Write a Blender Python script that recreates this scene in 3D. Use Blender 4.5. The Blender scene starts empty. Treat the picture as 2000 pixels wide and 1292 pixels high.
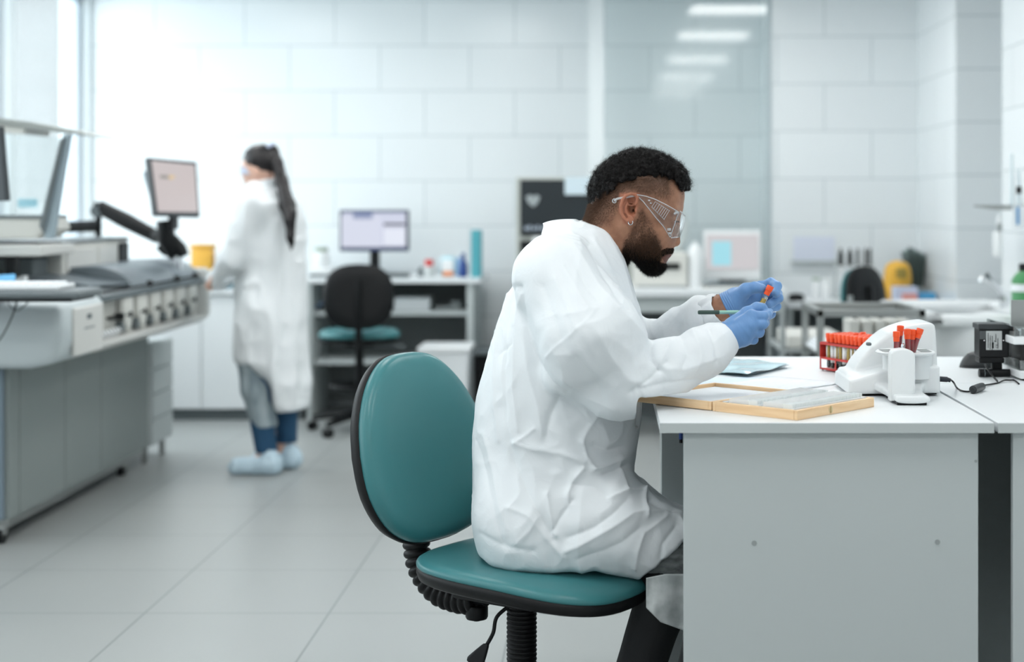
import bpy, bmesh, math, random
import numpy as np
from mathutils import Vector, Matrix, Euler
R = math.radians
random.seed(7); np.random.seed(7)
sc = bpy.context.scene
COL = sc.collection
# ---------------------------------------------------------------- camera
F = 3030.0; VX, VY = 1180.0, 400.0; CH = 1.328
cd = bpy.data.cameras.new('camera'); cam = bpy.data.objects.new('camera', cd); COL.objects.link(cam)
cam.location = (0, 0, CH); cam.rotation_euler = (R(90), 0, 0)
cd.sensor_width = 36; cd.lens = F/2000*36
cd.shift_x = -(VX-1000)/2000; cd.shift_y = -(646-VY)/2000
cd.clip_start = .05; cd.clip_end = 100
cd.dof.use_dof = True; cd.dof.focus_distance = 3.60; cd.dof.aperture_fstop = 2.0
sc.camera = cam
sc.view_settings.view_transform = 'Standard'; sc.view_settings.look = 'None'
sc.view_settings.gamma = 1; sc.view_settings.use_curve_mapping = False
sc.view_settings.exposure = 0.17
sc.cycles.max_bounces = 8; sc.cycles.diffuse_bounces = 4; sc.cycles.glossy_bounces = 3
sc.cycles.transmission_bounces = 6; sc.cycles.transparent_max_bounces = 16
sc.cycles.caustics_reflective = False; sc.cycles.caustics_refractive = False
# ---------------------------------------------------------------- world and daylight
w = bpy.data.worlds.new('world'); sc.world = w; w.use_nodes = True
bg = w.node_tree.nodes['Background']; bg.inputs[0].default_value = (.95, .98, 1, 1); bg.inputs[1].default_value = .65
def area(name, loc, rot, sx, sy, power, color):
    l = bpy.data.lights.new(name, 'AREA'); l.shape = 'RECTANGLE'; l.size = sx; l.size_y = sy
    l.energy = power; l.color = color
    o = bpy.data.objects.new(name, l); COL.objects.link(o); o.location = loc; o.rotation_euler = rot
    return o
# daylight outside the row of windows in the left wall
area('daylight', (-4.2, 9.9, 1.9), (0, R(-90), 0), 2.4, 5.4, 220, (.96, .985, 1))
area('daylight', (-4.2, 3.9, 1.9), (0, R(-90), 0), 2.2, 6.2, 110, (.96, .985, 1))
LAMP = 10.5   # ceiling panel emission
# ---------------------------------------------------------------- helpers
def P(px, py, Y):
    return Vector(((px-VX)/F*Y, Y, CH-(py-VY)/F*Y))
def G(px, py, z):
    Y = F*(CH-z)/(py-VY)
    return Vector(((px-VX)/F*Y, Y, z))
def srgb(r, g, b):
    f = lambda c: (c/255/12.92) if c/255 <= .04045 else ((c/255+.055)/1.055)**2.4
    return (f(r), f(g), f(b), 1)
MATS = {}
def mat(name, col=(.8,.8,.8), rough=.5, metal=0, spec=.5, trans=0, ior=1.45, coat=0, emit=None, estr=0, alpha=1, bump=None, sss=0, sheen=0):
    m = bpy.data.materials.new(name); m.use_nodes = True
    p = m.node_tree.nodes['Principled BSDF']
    c = tuple(col)+(1,) if len(col) == 3 else col
    p.inputs['Base Color'].default_value = c
    p.inputs['Roughness'].default_value = rough; p.inputs['Metallic'].default_value = metal
    p.inputs['Specular IOR Level'].default_value = spec; p.inputs['IOR'].default_value = ior
    p.inputs['Transmission Weight'].default_value = trans; p.inputs['Coat Weight'].default_value = coat
    p.inputs['Alpha'].default_value = alpha; p.inputs['Sheen Weight'].default_value = sheen
    if emit: p.inputs['Emission Color'].default_value = tuple(emit)+(1,) if len(emit) == 3 else emit; p.inputs['Emission Strength'].default_value = estr
    if sss:
        p.inputs['Subsurface Weight'].default_value = sss; p.inputs['Subsurface Radius'].default_value = (.4, .15, .08)
        p.inputs['Subsurface Scale'].default_value = .02
    if bump:
        sc_, st, dist = bump
        nt = m.node_tree; n = nt.nodes.new('ShaderNodeTexNoise'); n.inputs['Scale'].default_value = sc_; n.inputs['Detail'].default_value = 4
        tc = nt.nodes.new('ShaderNodeTexCoord'); b = nt.nodes.new('ShaderNodeBump')
        b.inputs['Strength'].default_value = st; b.inputs['Distance'].default_value = dist
        nt.links.new(tc.outputs['Object'], n.inputs['Vector']); nt.links.new(n.outputs['Fac'], b.inputs['Height'])
        nt.links.new(b.outputs['Normal'], p.inputs['Normal'])
    MATS[name] = m
    return m
def nodes(m): return m.node_tree, m.node_tree.nodes['Principled BSDF']
def vary(m, c1, c2, scale=3, detail=3, stretch=(1,1,1), lo=.35, hi=.65):
    """mottle the base colour between two colours with noise"""
    nt, p = nodes(m); tc = nt.nodes.new('ShaderNodeTexCoord'); mp = nt.nodes.new('ShaderNodeMapping'); mp.inputs['Scale'].default_value = stretch
    n = nt.nodes.new('ShaderNodeTexNoise'); n.inputs['Scale'].default_value = scale; n.inputs['Detail'].default_value = detail
    r = nt.nodes.new('ShaderNodeValToRGB'); r.color_ramp.elements[0].position = lo; r.color_ramp.elements[1].position = hi
    r.color_ramp.elements[0].color = c1; r.color_ramp.elements[1].color = c2
    nt.links.new(tc.outputs['Object'], mp.inputs[0]); nt.links.new(mp.outputs[0], n.inputs['Vector']); nt.links.new(n.outputs['Fac'], r.inputs[0]); nt.links.new(r.outputs[0], p.inputs['Base Color'])
    return m

class MB:
    """collects shapes; one build() = one mesh object"""
    def __init__(s): s.v = []; s.f = []; s.mi = []; s.cur = 0
    def add(s, vs, fs, M=None):
        n = len(s.v)
        for q in vs:
            q = Vector(q)
            s.v.append(M @ q if M is not None else q)
        for f in fs: s.f.append(tuple(i+n for i in f)); s.mi.append(s.cur)
        return s
    def bm(s, b, M=None):
        b.verts.ensure_lookup_table(); b.faces.ensure_lookup_table()
        for i, q in enumerate(b.verts): q.index = i
        s.add([q.co.copy() for q in b.verts], [tuple(q.index for q in f.verts) for f in b.faces], M); b.free(); return s
    def box(s, lo, hi, bev=0, M=None, seg=2):
        b = bmesh.new(); bmesh.ops.create_cube(b, size=1)
        lo = Vector(lo); hi = Vector(hi); c = (lo+hi)/2; d = hi-lo
        for q in b.verts: q.co = Vector((q.co.x*d.x, q.co.y*d.y, q.co.z*d.z))+c
        if bev > 0: bmesh.ops.bevel(b, geom=b.edges[:]+b.verts[:], offset=min(bev, min(abs(x) for x in d)*.48), segments=seg, affect='EDGES', profile=.5)
        return s.bm(b, M)
    def cyl(s, a, b_, r0, r1=None, n=20, caps=True):
        r1 = r0 if r1 is None else r1
        a = Vector(a); b_ = Vector(b_); d = (b_-a).normalized()
        u = d.orthogonal().normalized(); v = d.cross(u)
        vs = []; fs = []
        for k in range(n):
            t = 2*math.pi*k/n; e = u*math.cos(t)+v*math.sin(t)
            vs.append(a+e*r0); vs.append(b_+e*r1)
        for k in range(n):
            j = (k+1) % n; fs.append((2*k, 2*j, 2*j+1, 2*k+1))
        if caps:
            fs.append(tuple(2*k for k in range(n))[::-1]); fs.append(tuple(2*k+1 for k in range(n)))
        return s.add(vs, fs)
    def lathe(s, prof, M=None, n=24, closed=False):
        """prof: list of (r, z) revolved about z"""
        vs = []; fs = []; m = len(prof)
        for (r, z) in prof:
            for k in range(n):
                t = 2*math.pi*k/n; vs.append((r*math.cos(t), r*math.sin(t), z))
        for i in range(m-1 if not closed else m):
            i2 = (i+1) % m
            for k in range(n):
                j = (k+1) % n; fs.append((i*n+k, i*n+j, i2*n+j, i2*n+k))
        if not closed:
            if prof[0][0] > 1e-6: fs.append(tuple(range(n))[::-1])
            if prof[-1][0] > 1e-6: fs.append(tuple((m-1)*n+k for k in range(n)))
        return s.add(vs, fs, M)
    def tube(s, path, r, n=8, closed=False):
        path = [Vector(p) for p in path]; m = len(path)
        rs = r if isinstance(r, (list, tuple)) else [r]*m
        vs = []; fs = []; up = None
        for i, p in enumerate(path):
            if closed: d = path[(i+1) % m]-path[i-1]
            else: d = path[min(i+1, m-1)]-path[max(i-1, 0)]
            if d.length < 1e-9: d = Vector((0,0,1))
            d.normalize()
            if up is None: up = d.orthogonal().normalized()
            up = (up-d*up.dot(d)); up = up.normalized() if up.length > 1e-6 else d.orthogonal().normalized()
            v = d.cross(up)
            for k in range(n):
                t = 2*math.pi*k/n; vs.append(p+(up*math.cos(t)+v*math.sin(t))*rs[i])
        for i in range(m if closed else m-1):
            i2 = (i+1) % m
            for k in range(n):
                j = (k+1) % n; fs.append((i*n+k, i*n+j, i2*n+j, i2*n+k))
        if not closed:
            fs.append(tuple(range(n))[::-1]); fs.append(tuple((m-1)*n+k for k in range(n)))
        return s.add(vs, fs)
    def prism(s, poly, h0, h1, axes='xy', bev=0, M=None, seg=2):
        """poly in the two named axes, extruded along the third from h0 to h1"""
        mp = {'xy': lambda a, b, h: (a, b, h), 'xz': lambda a, b, h: (a, h, b), 'yz': lambda a, b, h: (h, a, b)}[axes]
        b = bmesh.new(); v0 = [b.verts.new(mp(a, c, h0)) for a, c in poly]; v1 = [b.verts.new(mp(a, c, h1)) for a, c in poly]
        n = len(poly); b.faces.new(v0[::-1]); b.faces.new(v1)
        for i in range(n): b.faces.new((v0[i], v0[(i+1) % n], v1[(i+1) % n], v1[i]))
        bmesh.ops.recalc_face_normals(b, faces=b.faces[:])
        if bev > 0:
            es = [e for e in b.edges if (e.verts[0] in v0 and e.verts[1] in v0) or (e.verts[0] in v1 and e.verts[1] in v1)]
            bmesh.ops.bevel(b, geom=es, offset=bev, segments=seg, affect='EDGES', profile=.5)
        return s.bm(b, M)
    def grid(s, fn, nu, nv, cu=False, cv=False):
        vs = [fn(i/(nu if cu else nu-1), j/(nv if cv else nv-1)) for i in range(nu) for j in range(nv)]
        fs = []
        for i in range(nu if cu else nu-1):
            for j in range(nv if cv else nv-1):
                a = i*nv+j; b = ((i+1) % nu)*nv+j; c = ((i+1) % nu)*nv+(j+1) % nv; d = i*nv+(j+1) % nv
                fs.append((a, b, c, d))
        return s.add(vs, fs)
    def build(s, name, mats, parent=None, smooth=False, world=None, bevel=0, sub=0, auto=40, solid=0):
        """world: subtract this origin from the points (parts of a thing placed there)"""
        me = bpy.data.meshes.new(name)
        off = Vector(world) if world is not None else Vector((0,0,0))
        me.from_pydata([tuple(q-off) for q in s.v], [], s.f)
        if not isinstance(mats, (list, tuple)): mats = [mats]
        for m in mats: me.materials.append(m)
        me.polygons.foreach_set('material_index', s.mi)
        o = bpy.data.objects.new(name, me); COL.objects.link(o)
        if parent is not None: o.parent = parent
        elif world is not None: o.location = off
        b = bmesh.new(); b.from_mesh(me); bmesh.ops.recalc_face_normals(b, faces=b.faces[:]); b.to_mesh(me); b.free()
        if smooth:
            me.polygons.foreach_set('use_smooth', [True]*len(me.polygons))
            if auto < 180: me.set_sharp_from_angle(angle=R(auto))
        if solid:
            md = o.modifiers.new('solid', 'SOLIDIFY'); md.thickness = solid; md.offset = 0
        if bevel > 0:
            md = o.modifiers.new('bevel', 'BEVEL'); md.width = bevel; md.segments = 2; md.limit_method = 'ANGLE'; md.angle_limit = R(40)
        if sub: md = o.modifiers.new('sub', 'SUBSURF'); md.levels = sub; md.render_levels = sub
        return o
def tag(o, label, cat, group=None, kind=None):
    o['label'] = label
    if cat: o['category'] = cat
    if group: o['group'] = group
    if kind: o['kind'] = kind
    return o
def thing(name, label, cat, loc=(0,0,0), rz=0, group=None):
    o = bpy.data.objects.new(name, None); COL.objects.link(o); o.location = loc; o.rotation_euler = (0,0,rz)
    o.empty_display_size = .05
    return tag(o, label, cat, group)
def struct(o, label=None):
    o['kind'] = 'structure'
    if label: o['label'] = label
    return o
def copy_tree(o, parent=None):
    c = o.copy(); COL.objects.link(c)
    if parent is not None: c.parent = parent
    for ch in list(o.children): copy_tree(ch, c)
    return c
def lerp(a, b, t): return a+(b-a)*t
def interp(xs, ys, x): return float(np.interp(x, xs, ys))
def catmull(pts, n=8, closed=False):
    pts = [Vector(p) for p in pts]; out = []; m = len(pts)
    for i in range(m if closed else m-1):
        p0 = pts[(i-1) % m] if closed or i > 0 else pts[0]; p1 = pts[i]; p2 = pts[(i+1) % m]; p3 = pts[(i+2) % m] if closed or i+2 < m else pts[-1]
        for k in range(n):
            t = k/n; out.append(.5*((2*p1)+(p2-p0)*t+(2*p0-5*p1+4*p2-p3)*t*t+(3*p1-p0-3*p2+p3)*t**3))
    if not closed: out.append(pts[-1])
    return out
# ---------------------------------------------------------------- materials
M = {}
M['wall_white'] = None
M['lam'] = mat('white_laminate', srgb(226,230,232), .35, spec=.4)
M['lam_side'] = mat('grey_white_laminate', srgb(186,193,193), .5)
M['white'] = mat('white_plastic', srgb(232,235,236), .32)
M['offwhite'] = mat('off_white_plastic', srgb(212,212,206), .4)
M['greyp'] = mat('grey_plastic', srgb(150,156,156), .42)
M['greyd'] = mat('grey_panel', srgb(140,147,146), .5)
M['greym'] = mat('mid_grey_plastic', srgb(104,112,115), .45)
M['black'] = mat('black_plastic', srgb(13,15,17), .45, spec=.3)
M['blackr'] = mat('black_rubber', srgb(11,12,14), .5, spec=.35, bump=(220,.25,.001))
M['blackg'] = mat('black_gloss', srgb(15,17,19), .15); M['blackb'] = mat('black_satin', srgb(13,15,17), .38, spec=.35)
M['steel'] = mat('brushed_steel', srgb(170,172,170), .32, metal=1)
M['chrome'] = mat('chrome', srgb(225,226,228), .08, metal=1)
M['teal'] = mat('teal_vinyl', srgb(60,122,126), .34, spec=.5, bump=(420,.22,.0008))
M['wood'] = vary(mat('light_wood', srgb(232,196,150), .5), srgb(226,188,142), srgb(240,210,170), 6, 4, (1,1,14))
M['paper'] = mat('paper', srgb(236,240,243), .7)
M['glass'] = mat('clear_glass', (1,1,1), .02, trans=1, ior=1.45)
def thin_glass(name, tint=(.93,.97,.98), gloss=.06, rough=.02):
    m = bpy.data.materials.new(name); m.use_nodes = True; nt = m.node_tree; nt.nodes.clear()
    o = nt.nodes.new('ShaderNodeOutputMaterial'); t = nt.nodes.new('ShaderNodeBsdfTransparent'); g = nt.nodes.new('ShaderNodeBsdfGlossy'); mx = nt.nodes.new('ShaderNodeMixShader')
    fr = nt.nodes.new('ShaderNodeFresnel'); fr.inputs[0].default_value = 1.45; ad = nt.nodes.new('ShaderNodeMath'); ad.operation = 'ADD'; ad.inputs[1].default_value = gloss; ad.use_clamp = True
    t.inputs[0].default_value = tuple(tint)+(1,); g.inputs['Roughness'].default_value = rough
    ge = nt.nodes.new('ShaderNodeNewGeometry'); mr = nt.nodes.new('ShaderNodeMapRange'); mr.inputs['To Min'].default_value = 1.45; mr.inputs['To Max'].default_value = 1/1.45
    nt.links.new(ge.outputs['Backfacing'], mr.inputs[0]); nt.links.new(mr.outputs[0], fr.inputs[0])
    nt.links.new(fr.outputs[0], ad.inputs[0]); nt.links.new(ad.outputs[0], mx.inputs[0]); nt.links.new(t.outputs[0], mx.inputs[1]); nt.links.new(g.outputs[0], mx.inputs[2]); nt.links.new(mx.outputs[0], o.inputs[0])
    return m
M['pane'] = thin_glass('window_glass')
M['part'] = thin_glass('partition_glass', (.965,.985,.985), .0, .06)
M['clear'] = thin_glass('clear_plastic', (.95,.97,.97), .10, .12)
M['lampm'] = mat('lamp_diffuser', (1,1,1), .5, emit=(1,.99,.97), estr=LAMP)
def tiles(name, base, grout, rough, tw, th, plane, off=(0,0), mortar=.004, offset=.5, spec=.5, var=.03, bumpd=.002):
    """procedural tiling in metres; plane: which object axes run along the tile"""
    m = mat(name, base, rough, spec=spec); nt, p = nodes(m)
    tc = nt.nodes.new('ShaderNodeTexCoord'); sx = nt.nodes.new('ShaderNodeSeparateXYZ'); cx = nt.nodes.new('ShaderNodeCombineXYZ')
    nt.links.new(tc.outputs['Object'], sx.inputs[0])
    for k, a in enumerate(plane):
        ad = nt.nodes.new('ShaderNodeMath'); ad.operation = 'ADD'; ad.inputs[1].default_value = off[k]
        nt.links.new(sx.outputs['XYZ'.index(a)], ad.inputs[0]); nt.links.new(ad.outputs[0], cx.inputs[k])
    b = nt.nodes.new('ShaderNodeTexBrick'); b.offset = offset; b.squash = 1
    b.inputs['Scale'].default_value = 1; b.inputs['Brick Width'].default_value = tw; b.inputs['Row Height'].default_value = th
    b.inputs['Mortar Size'].default_value = mortar; b.inputs['Mortar Smooth'].default_value = .1
    c2 = tuple(x*(1-var) for x in base[:3])+(1,)
    b.inputs['Color1'].default_value = base; b.inputs['Color2'].default_value = c2; b.inputs['Mortar'].default_value = grout
    nt.links.new(cx.outputs[0], b.inputs['Vector']); 
    bp = nt.nodes.new('ShaderNodeBump'); bp.invert = True; bp.inputs['Strength'].default_value = .5; bp.inputs['Distance'].default_value = bumpd
    nt.links.new(b.outputs['Fac'], bp.inputs['Height']); nt.links.new(bp.outputs[0], p.inputs['Normal'])
    n = nt.nodes.new('ShaderNodeTexNoise'); n.inputs['Scale'].default_value = 1.7; n.inputs['Detail'].default_value = 4
    mx = nt.nodes.new('ShaderNodeMix'); mx.data_type = 'RGBA'; mx.blend_type = 'MULTIPLY'; mx.inputs[0].default_value = .12
    rp = nt.nodes.new('ShaderNodeValToRGB'); rp.color_ramp.elements[0].color = (.75,.77,.77,1)
    nt.links.new(tc.outputs['Object'], n.inputs['Vector']); nt.links.new(n.outputs['Fac'], rp.inputs[0]); nt.links.new(rp.outputs[0], mx.inputs[7])
    nt.links.new(b.outputs['Color'], mx.inputs[6]); nt.links.new(mx.outputs[2], p.inputs['Base Color'])
    return m
# ---------------------------------------------------------------- room
WL, WB, WR, CZ = -3.42, 10.34, 1.975, 2.74
# floor joints: rows at depth 4.989+.6k ; columns through x = -.655+.6k
fl = tiles('floor_tile', srgb(163,167,166), srgb(128,133,133), .33, .6, .6, 'XY', (6.896, 6.95), mortar=.0035, offset=0, var=.02, spec=.45)
wt = srgb(232,237,239); gr = srgb(194,203,206)
wb = tiles('wall_tile_back', wt, gr, .22, .6, .3, 'XZ', (6.296, -.289+.9), mortar=.0035)
wb2 = tiles('wall_tile_projecting', wt, gr, .22, .6, .3, 'XZ', (6.105, -.295+.9), mortar=.0035)
ws = tiles('wall_tile_side', wt, gr, .22, .6, .3, 'YZ', (0, -.297+.9), mortar=.0035)
cm = mat('ceiling_paint', srgb(225,228,230), .8)
plain = mat('white_paint', srgb(225,231,233), .6)
def slab(name, lo, hi, m, label):
    b = MB(); b.box(lo, hi); return struct(b.build(name, m), label)
slab('floor', (WL-.2, -2.5, -.12), (3.6, WB+.2, 0), fl, 'pale grey square floor tiles')
slab('ceiling', (WL-.2, -2.5, CZ), (3.6, WB+.2, CZ+.12), cm, 'white ceiling')
slab('wall_back', (WL-.2, WB, 0), (1.1, WB+.15, CZ), wb, 'white tiled back wall')
slab('wall_back.001', (1.05, 9.83, 0), (2.6, WB+.15, CZ), wb2, 'white tiled projecting part of the back wall')
# right wall: return, recess, near length
slab('wall_right', (1.985, 8.76, 0), (2.7, 9.83, CZ), ws, 'white tiled pier by the recess')
slab('wall_right.001', (2.6, 7.7, 0), (2.75, 8.76, CZ), ws, 'white tiled back of the wall recess')
slab('wall_right.002', (WR, -2.5, 0), (2.7, 7.7, CZ), ws, 'white tiled right wall')
# left wall with its row of windows
zs, zt = .86, 2.715
bays = [(9.02, 10.30), (7.55, 8.92), (5.9, 7.4), (4.2, 5.75), (2.5, 4.05), (.8, 2.35)]
b = MB(); b.box((WL-.2, -2.5, 0), (WL, WB, zs)); b.box((WL-.2, -2.5, zt), (WL, WB, CZ))
edges = [WB]+[y for bay in bays for y in (bay[1], bay[0])]+[-2.5]
for k in range(0, len(edges), 2): b.box((WL-.2, edges[k+1], zs), (WL, edges[k], zt))
struct(b.build('wall_left', plain), 'white left wall with windows')
wf = mat('window_frame_plastic', srgb(214,224,234), .35)
for k, (y0, y1) in enumerate(bays):
    b = MB()
    for lo, hi in (((y0, zs), (y0+.05, zt)), ((y1-.05, zs), (y1, zt)), ((y0, zs), (y1, zs+.05)), ((y0, zt-.05), (y1, zt))):
        b.box((WL-.12, lo[0], lo[1]), (WL-.06, hi[0], hi[1]), .005)
    o = struct(b.build('window_%d' % (k+1), wf), 'tall white framed window in the left wall')
    b = MB(); b.box((WL-.094, y0+.04, zs+.04), (WL-.088, y1-.04, zt-.04)); b.build('pane', M['pane'], o)
    b = MB(); b.box((WL-.1, y0-.02, zs-.035), (WL+.08, y1+.02, zs), .006); b.build('window_sill', M['white'], o)
# ceiling panels (lamps)
for i, x in enumerate((-2.3, -.7, .9)):
    for j, y in enumerate((.6, 2.7, 4.8, 6.9, 8.6)):
        t = thing('ceiling_light', 'flat white square light panel set in the ceiling', 'ceiling light', (x, y, CZ), 0, 'ceiling light panels')
        b = MB()
        for s in (-1, 1):
            b.box((s*.3-.015, -.3, -.02), (s*.3+.015, .3, 0), .003); b.box((-.3, s*.3-.015, -.02), (.3, s*.3+.015, 0), .003)
        b.build('frame', M['white'], t)
        b = MB(); b.box((-.285, -.285, -.012), (.285, .285, -.004)); b.build('diffuser', M['lampm'], t)
# pier and glazed panel in the back wall niche
slab('trim_1', (-.098, 9.80, 0), (.0, 9.88, CZ), plain, 'white upright post beside the glazed partition')
g = MB(); g.box((.0, 9.845, .0), (1.05, 9.853, CZ)); struct(g.build('window_7', M['part']), 'clear glass partition in front of the back wall')
b = MB(); b.box((1.035, 9.825, 0), (1.06, 9.87, CZ)); struct(b.build('trim_2', mat('aluminium_trim', srgb(178,190,194), .4), None), 'thin grey metal upright at the edge of the glass partition')
b = MB(); b.box((-3.42, 10.31, 0), (-1.9, 10.34, .08)); struct(b.build('baseboard_back', M['greym']), 'grey skirting along the back wall')
# ---------------------------------------------------------------- laboratory analyser on the left
def quad_panel(mb, pts, th, nrm):
    """a thick flat polygon: pts in order, thickness along nrm"""
    n = len(pts); a = [Vector(p) for p in pts]; d = Vector(nrm).normalized()*th
    mb.add(a+[p+d for p in a], [tuple(range(n))[::-1], tuple(range(n, 2*n))]+[(i, (i+1) % n, n+(i+1) % n, n+i) for i in range(n)])
M['an_shell'] = mat('analyser_shell', srgb(196,205,207), .4)
M['an_side'] = mat('analyser_light_panel', srgb(214,214,210), .4)
M['an_base'] = mat('analyser_base_panel', srgb(134,142,140), .5)
M['an_rail'] = mat('analyser_rail', srgb(96,106,110), .4)
M['an_hood'] = mat('analyser_hood', srgb(108,118,124), .35)
an = thing('laboratory_analyser', 'large grey and white floor-standing laboratory analyser with open lid at the left', 'laboratory machine', (-2.7, 6.0, 0))
ao = (-2.7, 6.0, 0)
def ab(name, m, parent=an, **k): return lambda mb: mb.build(name, m, parent, world=ao, **k)
b = MB(); b.box((-3.2, 6.06, .10), (-2.34, 7.9, .72)); b.build('base_cabinet', M['an_base'], an, world=ao)
cuts = [6.05, 6.16, 6.68, 7.16, 7.9]
for k in range(4):
    b = MB(); b.box((-2.345, cuts[k]+.004, .10), (-2.32, cuts[k+1]-.004, .715), .004)
    b.build('side_panel', M['an_base'], an, world=ao)
b = MB(); b.box((-3.2, 6.035, .10), (-2.34, 6.062, .715), .004); b.build('front_panel', mat('analyser_front_blue_grey', srgb(122,137,148), .45), an, world=ao)
b = MB(); b.box((-2.40, 6.08, .062), (-2.335, 7.86, .10), .004); b.box((-3.1, 6.1, .062), (-2.4, 6.16, .1)); b.build('bottom_frame', M['steel'], an, world=ao)
for (x, y) in ((-2.37, 6.09), (-2.37, 7.62), (-3.1, 6.09), (-3.1, 7.62)):
    b = MB(); b.cyl((x-.015, y, .032), (x+.015, y, .032), .032, n=16); c = b.build('caster', M['black'], an, smooth=True, world=ao)
    b = MB(); b.box((x-.024, y-.02, .034), (x+.024, y+.02, .07), .006); b.build('caster_fork', M['steel'], c, world=ao)
# shell body that overhangs the base
def shell_x(z):  # rounded lower edge
    return 0
b = MB()
prof = [(-3.2, .70), (-2.20, .70), (-2.13, .715), (-2.09, .75), (-2.08, .80), (-2.08, .93), (-2.10, .95), (-3.2, .97)]
b.prism(prof, 5.93, 6.46, 'xz', .03); o = b.build('front_shell', M['an_shell'], an, smooth=True, world=ao, auto=50)
b = MB(); b.box((-2.082, 6.06, .735), (-2.066, 6.40, .925), .006); b.build('side_cover', M['an_side'], an, world=ao)
b = MB(); b.box((-2.068, 6.20, .872), (-2.063, 6.25, .893), .002); b.box((-2.068, 6.17, .835), (-2.064, 6.29, .840), .001); b.build('cover_mark', M['greym'], an, world=ao)
prof = [(-3.2, .705), (-2.20, .705), (-2.12, .715), (-2.085, .74), (-2.085, .76), (-2.2, .77), (-3.2, .77)]
b = MB(); b.prism(prof, 6.46, 8.14, 'xz', .006); b.build('lower_tray', M['an_side'], an, smooth=True, world=ao, auto=50)
b = MB(); b.box((-3.2, 6.46, .77), (-2.22, 8.12, .93)); b.build('rear_wall', M['offwhite'], an, world=ao)
b = MB(); b.box((-2.3, 8.10, .74), (-2.07, 8.17, 1.0), .025); b.build('end_cap', M['an_side'], an, smooth=True, world=ao)
# row of dispensers along the side
for k in range(6):
    y = 6.86+.215*k
    b = MB(); b.box((-2.22, y-.095, .77), (-2.14, y+.095, .93), .01)
    b.prism([(y-.09, .925), (y-.09, .85), (y-.05, .80), (y-.02, .77), (y+.02, .77), (y+.03, .80), (y+.055, .84), (y+.055, .925)], -2.14, -2.095, 'yz', .012)
    d = b.build('dispenser', M['offwhite'], an, smooth=True, world=ao, auto=50)
    b = MB(); b.cyl((-2.14, y-.062, .795), (-2.105, y-.062, .795), .026, n=18); b.build('pump_head', M['greym'], d, smooth=True, world=ao)
    b = MB(); b.cyl((-2.10, y+.0, .845), (-2.088, y+.0, .845), .013, n=12); b.box((-2.10, y-.06, .84), (-2.092, y-.005, .85), .002); b.build('knob', M['black'], d, smooth=True, world=ao)
b = MB()
for k in range(9):
    y = 6.47+.031*k; b.box((-2.20, y, .79), (-2.12, y+.013, .925), .003)
b.box((-2.23, 6.46, .77), (-2.18, 6.75, .93)); b.build('comb_panel', M['offwhite'], an, world=ao)
b = MB(); b.box((-2.13, 6.62, .838), (-2.095, 6.75, .85), .004); b.cyl((-2.12, 6.73, .845), (-2.085, 6.73, .845), .016, n=14); b.build('coupling', M['black'], an, smooth=True, world=ao)
for k in range(6):
    y = 6.50+.045*k; b = MB(); b.cyl((-2.13, y, .765), (-2.10, y, .792), .012, n=10); b.build('nozzle', M['white'], an, smooth=True, world=ao)
b = MB(); b.prism([(-2.3, .925), (-2.085, .925), (-2.085, .945), (-2.14, .962), (-2.3, .972)], 6.46, 8.1, 'xz', .004); b.build('slot_rail', M['an_rail'], an, smooth=True, world=ao, auto=30)
b = MB()
for k in range(24): y = 6.5+.066*k; b.box((-2.135, y, .958), (-2.09, y+.02, .964))
b.build('rail_slots', M['black'], an, world=ao)
hp = [(-2.52, .95)]+[(-2.30+.19*math.cos(t), .94+.112*math.sin(t)) for t in [math.pi*(.5-.5*i/10) for i in range(11)]]+[(-2.11, .93), (-2.52, .93)]
hp = [(-2.52, 1.045)]+[(-2.30+.19*math.cos(t), .94+.112*math.sin(t)) for t in [math.pi*(.5-.5*i/10) for i in range(11)]]+[(-2.52, .93)]
for (y0, y1) in ((6.95, 7.66), (7.665, 8.1)):
    b = MB(); b.prism(hp, y0, y1, 'xz', .006); b.build('hood', M['an_hood'], an, smooth=True, world=ao, auto=50)
for y in (7.2, 7.66, 8.0):
    b = MB(); b.cyl((-2.12, y, .965), (-2.098, y, .962), .016, n=14); b.build('latch', M['black'], an, smooth=True, world=ao)
b = MB(); quad_panel(b, [(-2.5, 6.6, 1.015), (-2.2, 6.62, .975), (-2.13, 6.98, .968), (-2.4, 7.3, 1.02)], .012, (0,0,1)); b.build('tray_lid', M['an_hood'], an, world=ao, bevel=.004)
# upper instrument head
b = MB(); b.box((-3.1, 6.87, 1.0), (-2.40, 7.82, 1.155), .008); hd = b.build('instrument_head', M['offwhite'], an, world=ao)
b = MB(); b.box((-3.1, 6.86, 1.155), (-2.395, 7.83, 1.168), .003); b.build('head_top', M['greym'], hd, world=ao)
for (y0, y1) in ((6.92, 7.32), (7.36, 7.62)):
    b = MB(); b.box((-2.402, y0, 1.03), (-2.392, y1, 1.13), .004); b.build('head_panel', M['an_side'], hd, world=ao)
b = MB(); b.box((-2.402, 7.66, 1.03), (-2.39, 7.80, 1.14), .002); b.build('head_window', M['black'], hd, world=ao)
b = MB(); b.box((-3.2, 6.5, .985), (-2.42, 7.9, 1.0), .003); b.build('deck', M['an_side'], an, world=ao)
b = MB(); b.box((-3.2, 6.45, 1.115), (-2.34, 6.86, 1.16), .008); b.build('front_beam', M['an_side'], an, world=ao)
for x in (-2.49, -2.72):
    b = MB(); b.box((x-.02, 6.5, .97), (x+.02, 6.56, 1.12)); b.build('front_column', M['black'], an, world=ao)
b = MB(); b.box((-2.9, 6.66, 1.0), (-2.45, 6.84, 1.1), .01); b.build('inner_block', M['greym'], an, world=ao)
b = MB(); b.box((-2.70, 6.55, .985), (-2.58, 6.62, 1.05), .01); b.build('yellow_cartridge', mat('yellow_plastic', srgb(196,190,70), .4), an, world=ao)
b = MB()
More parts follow.
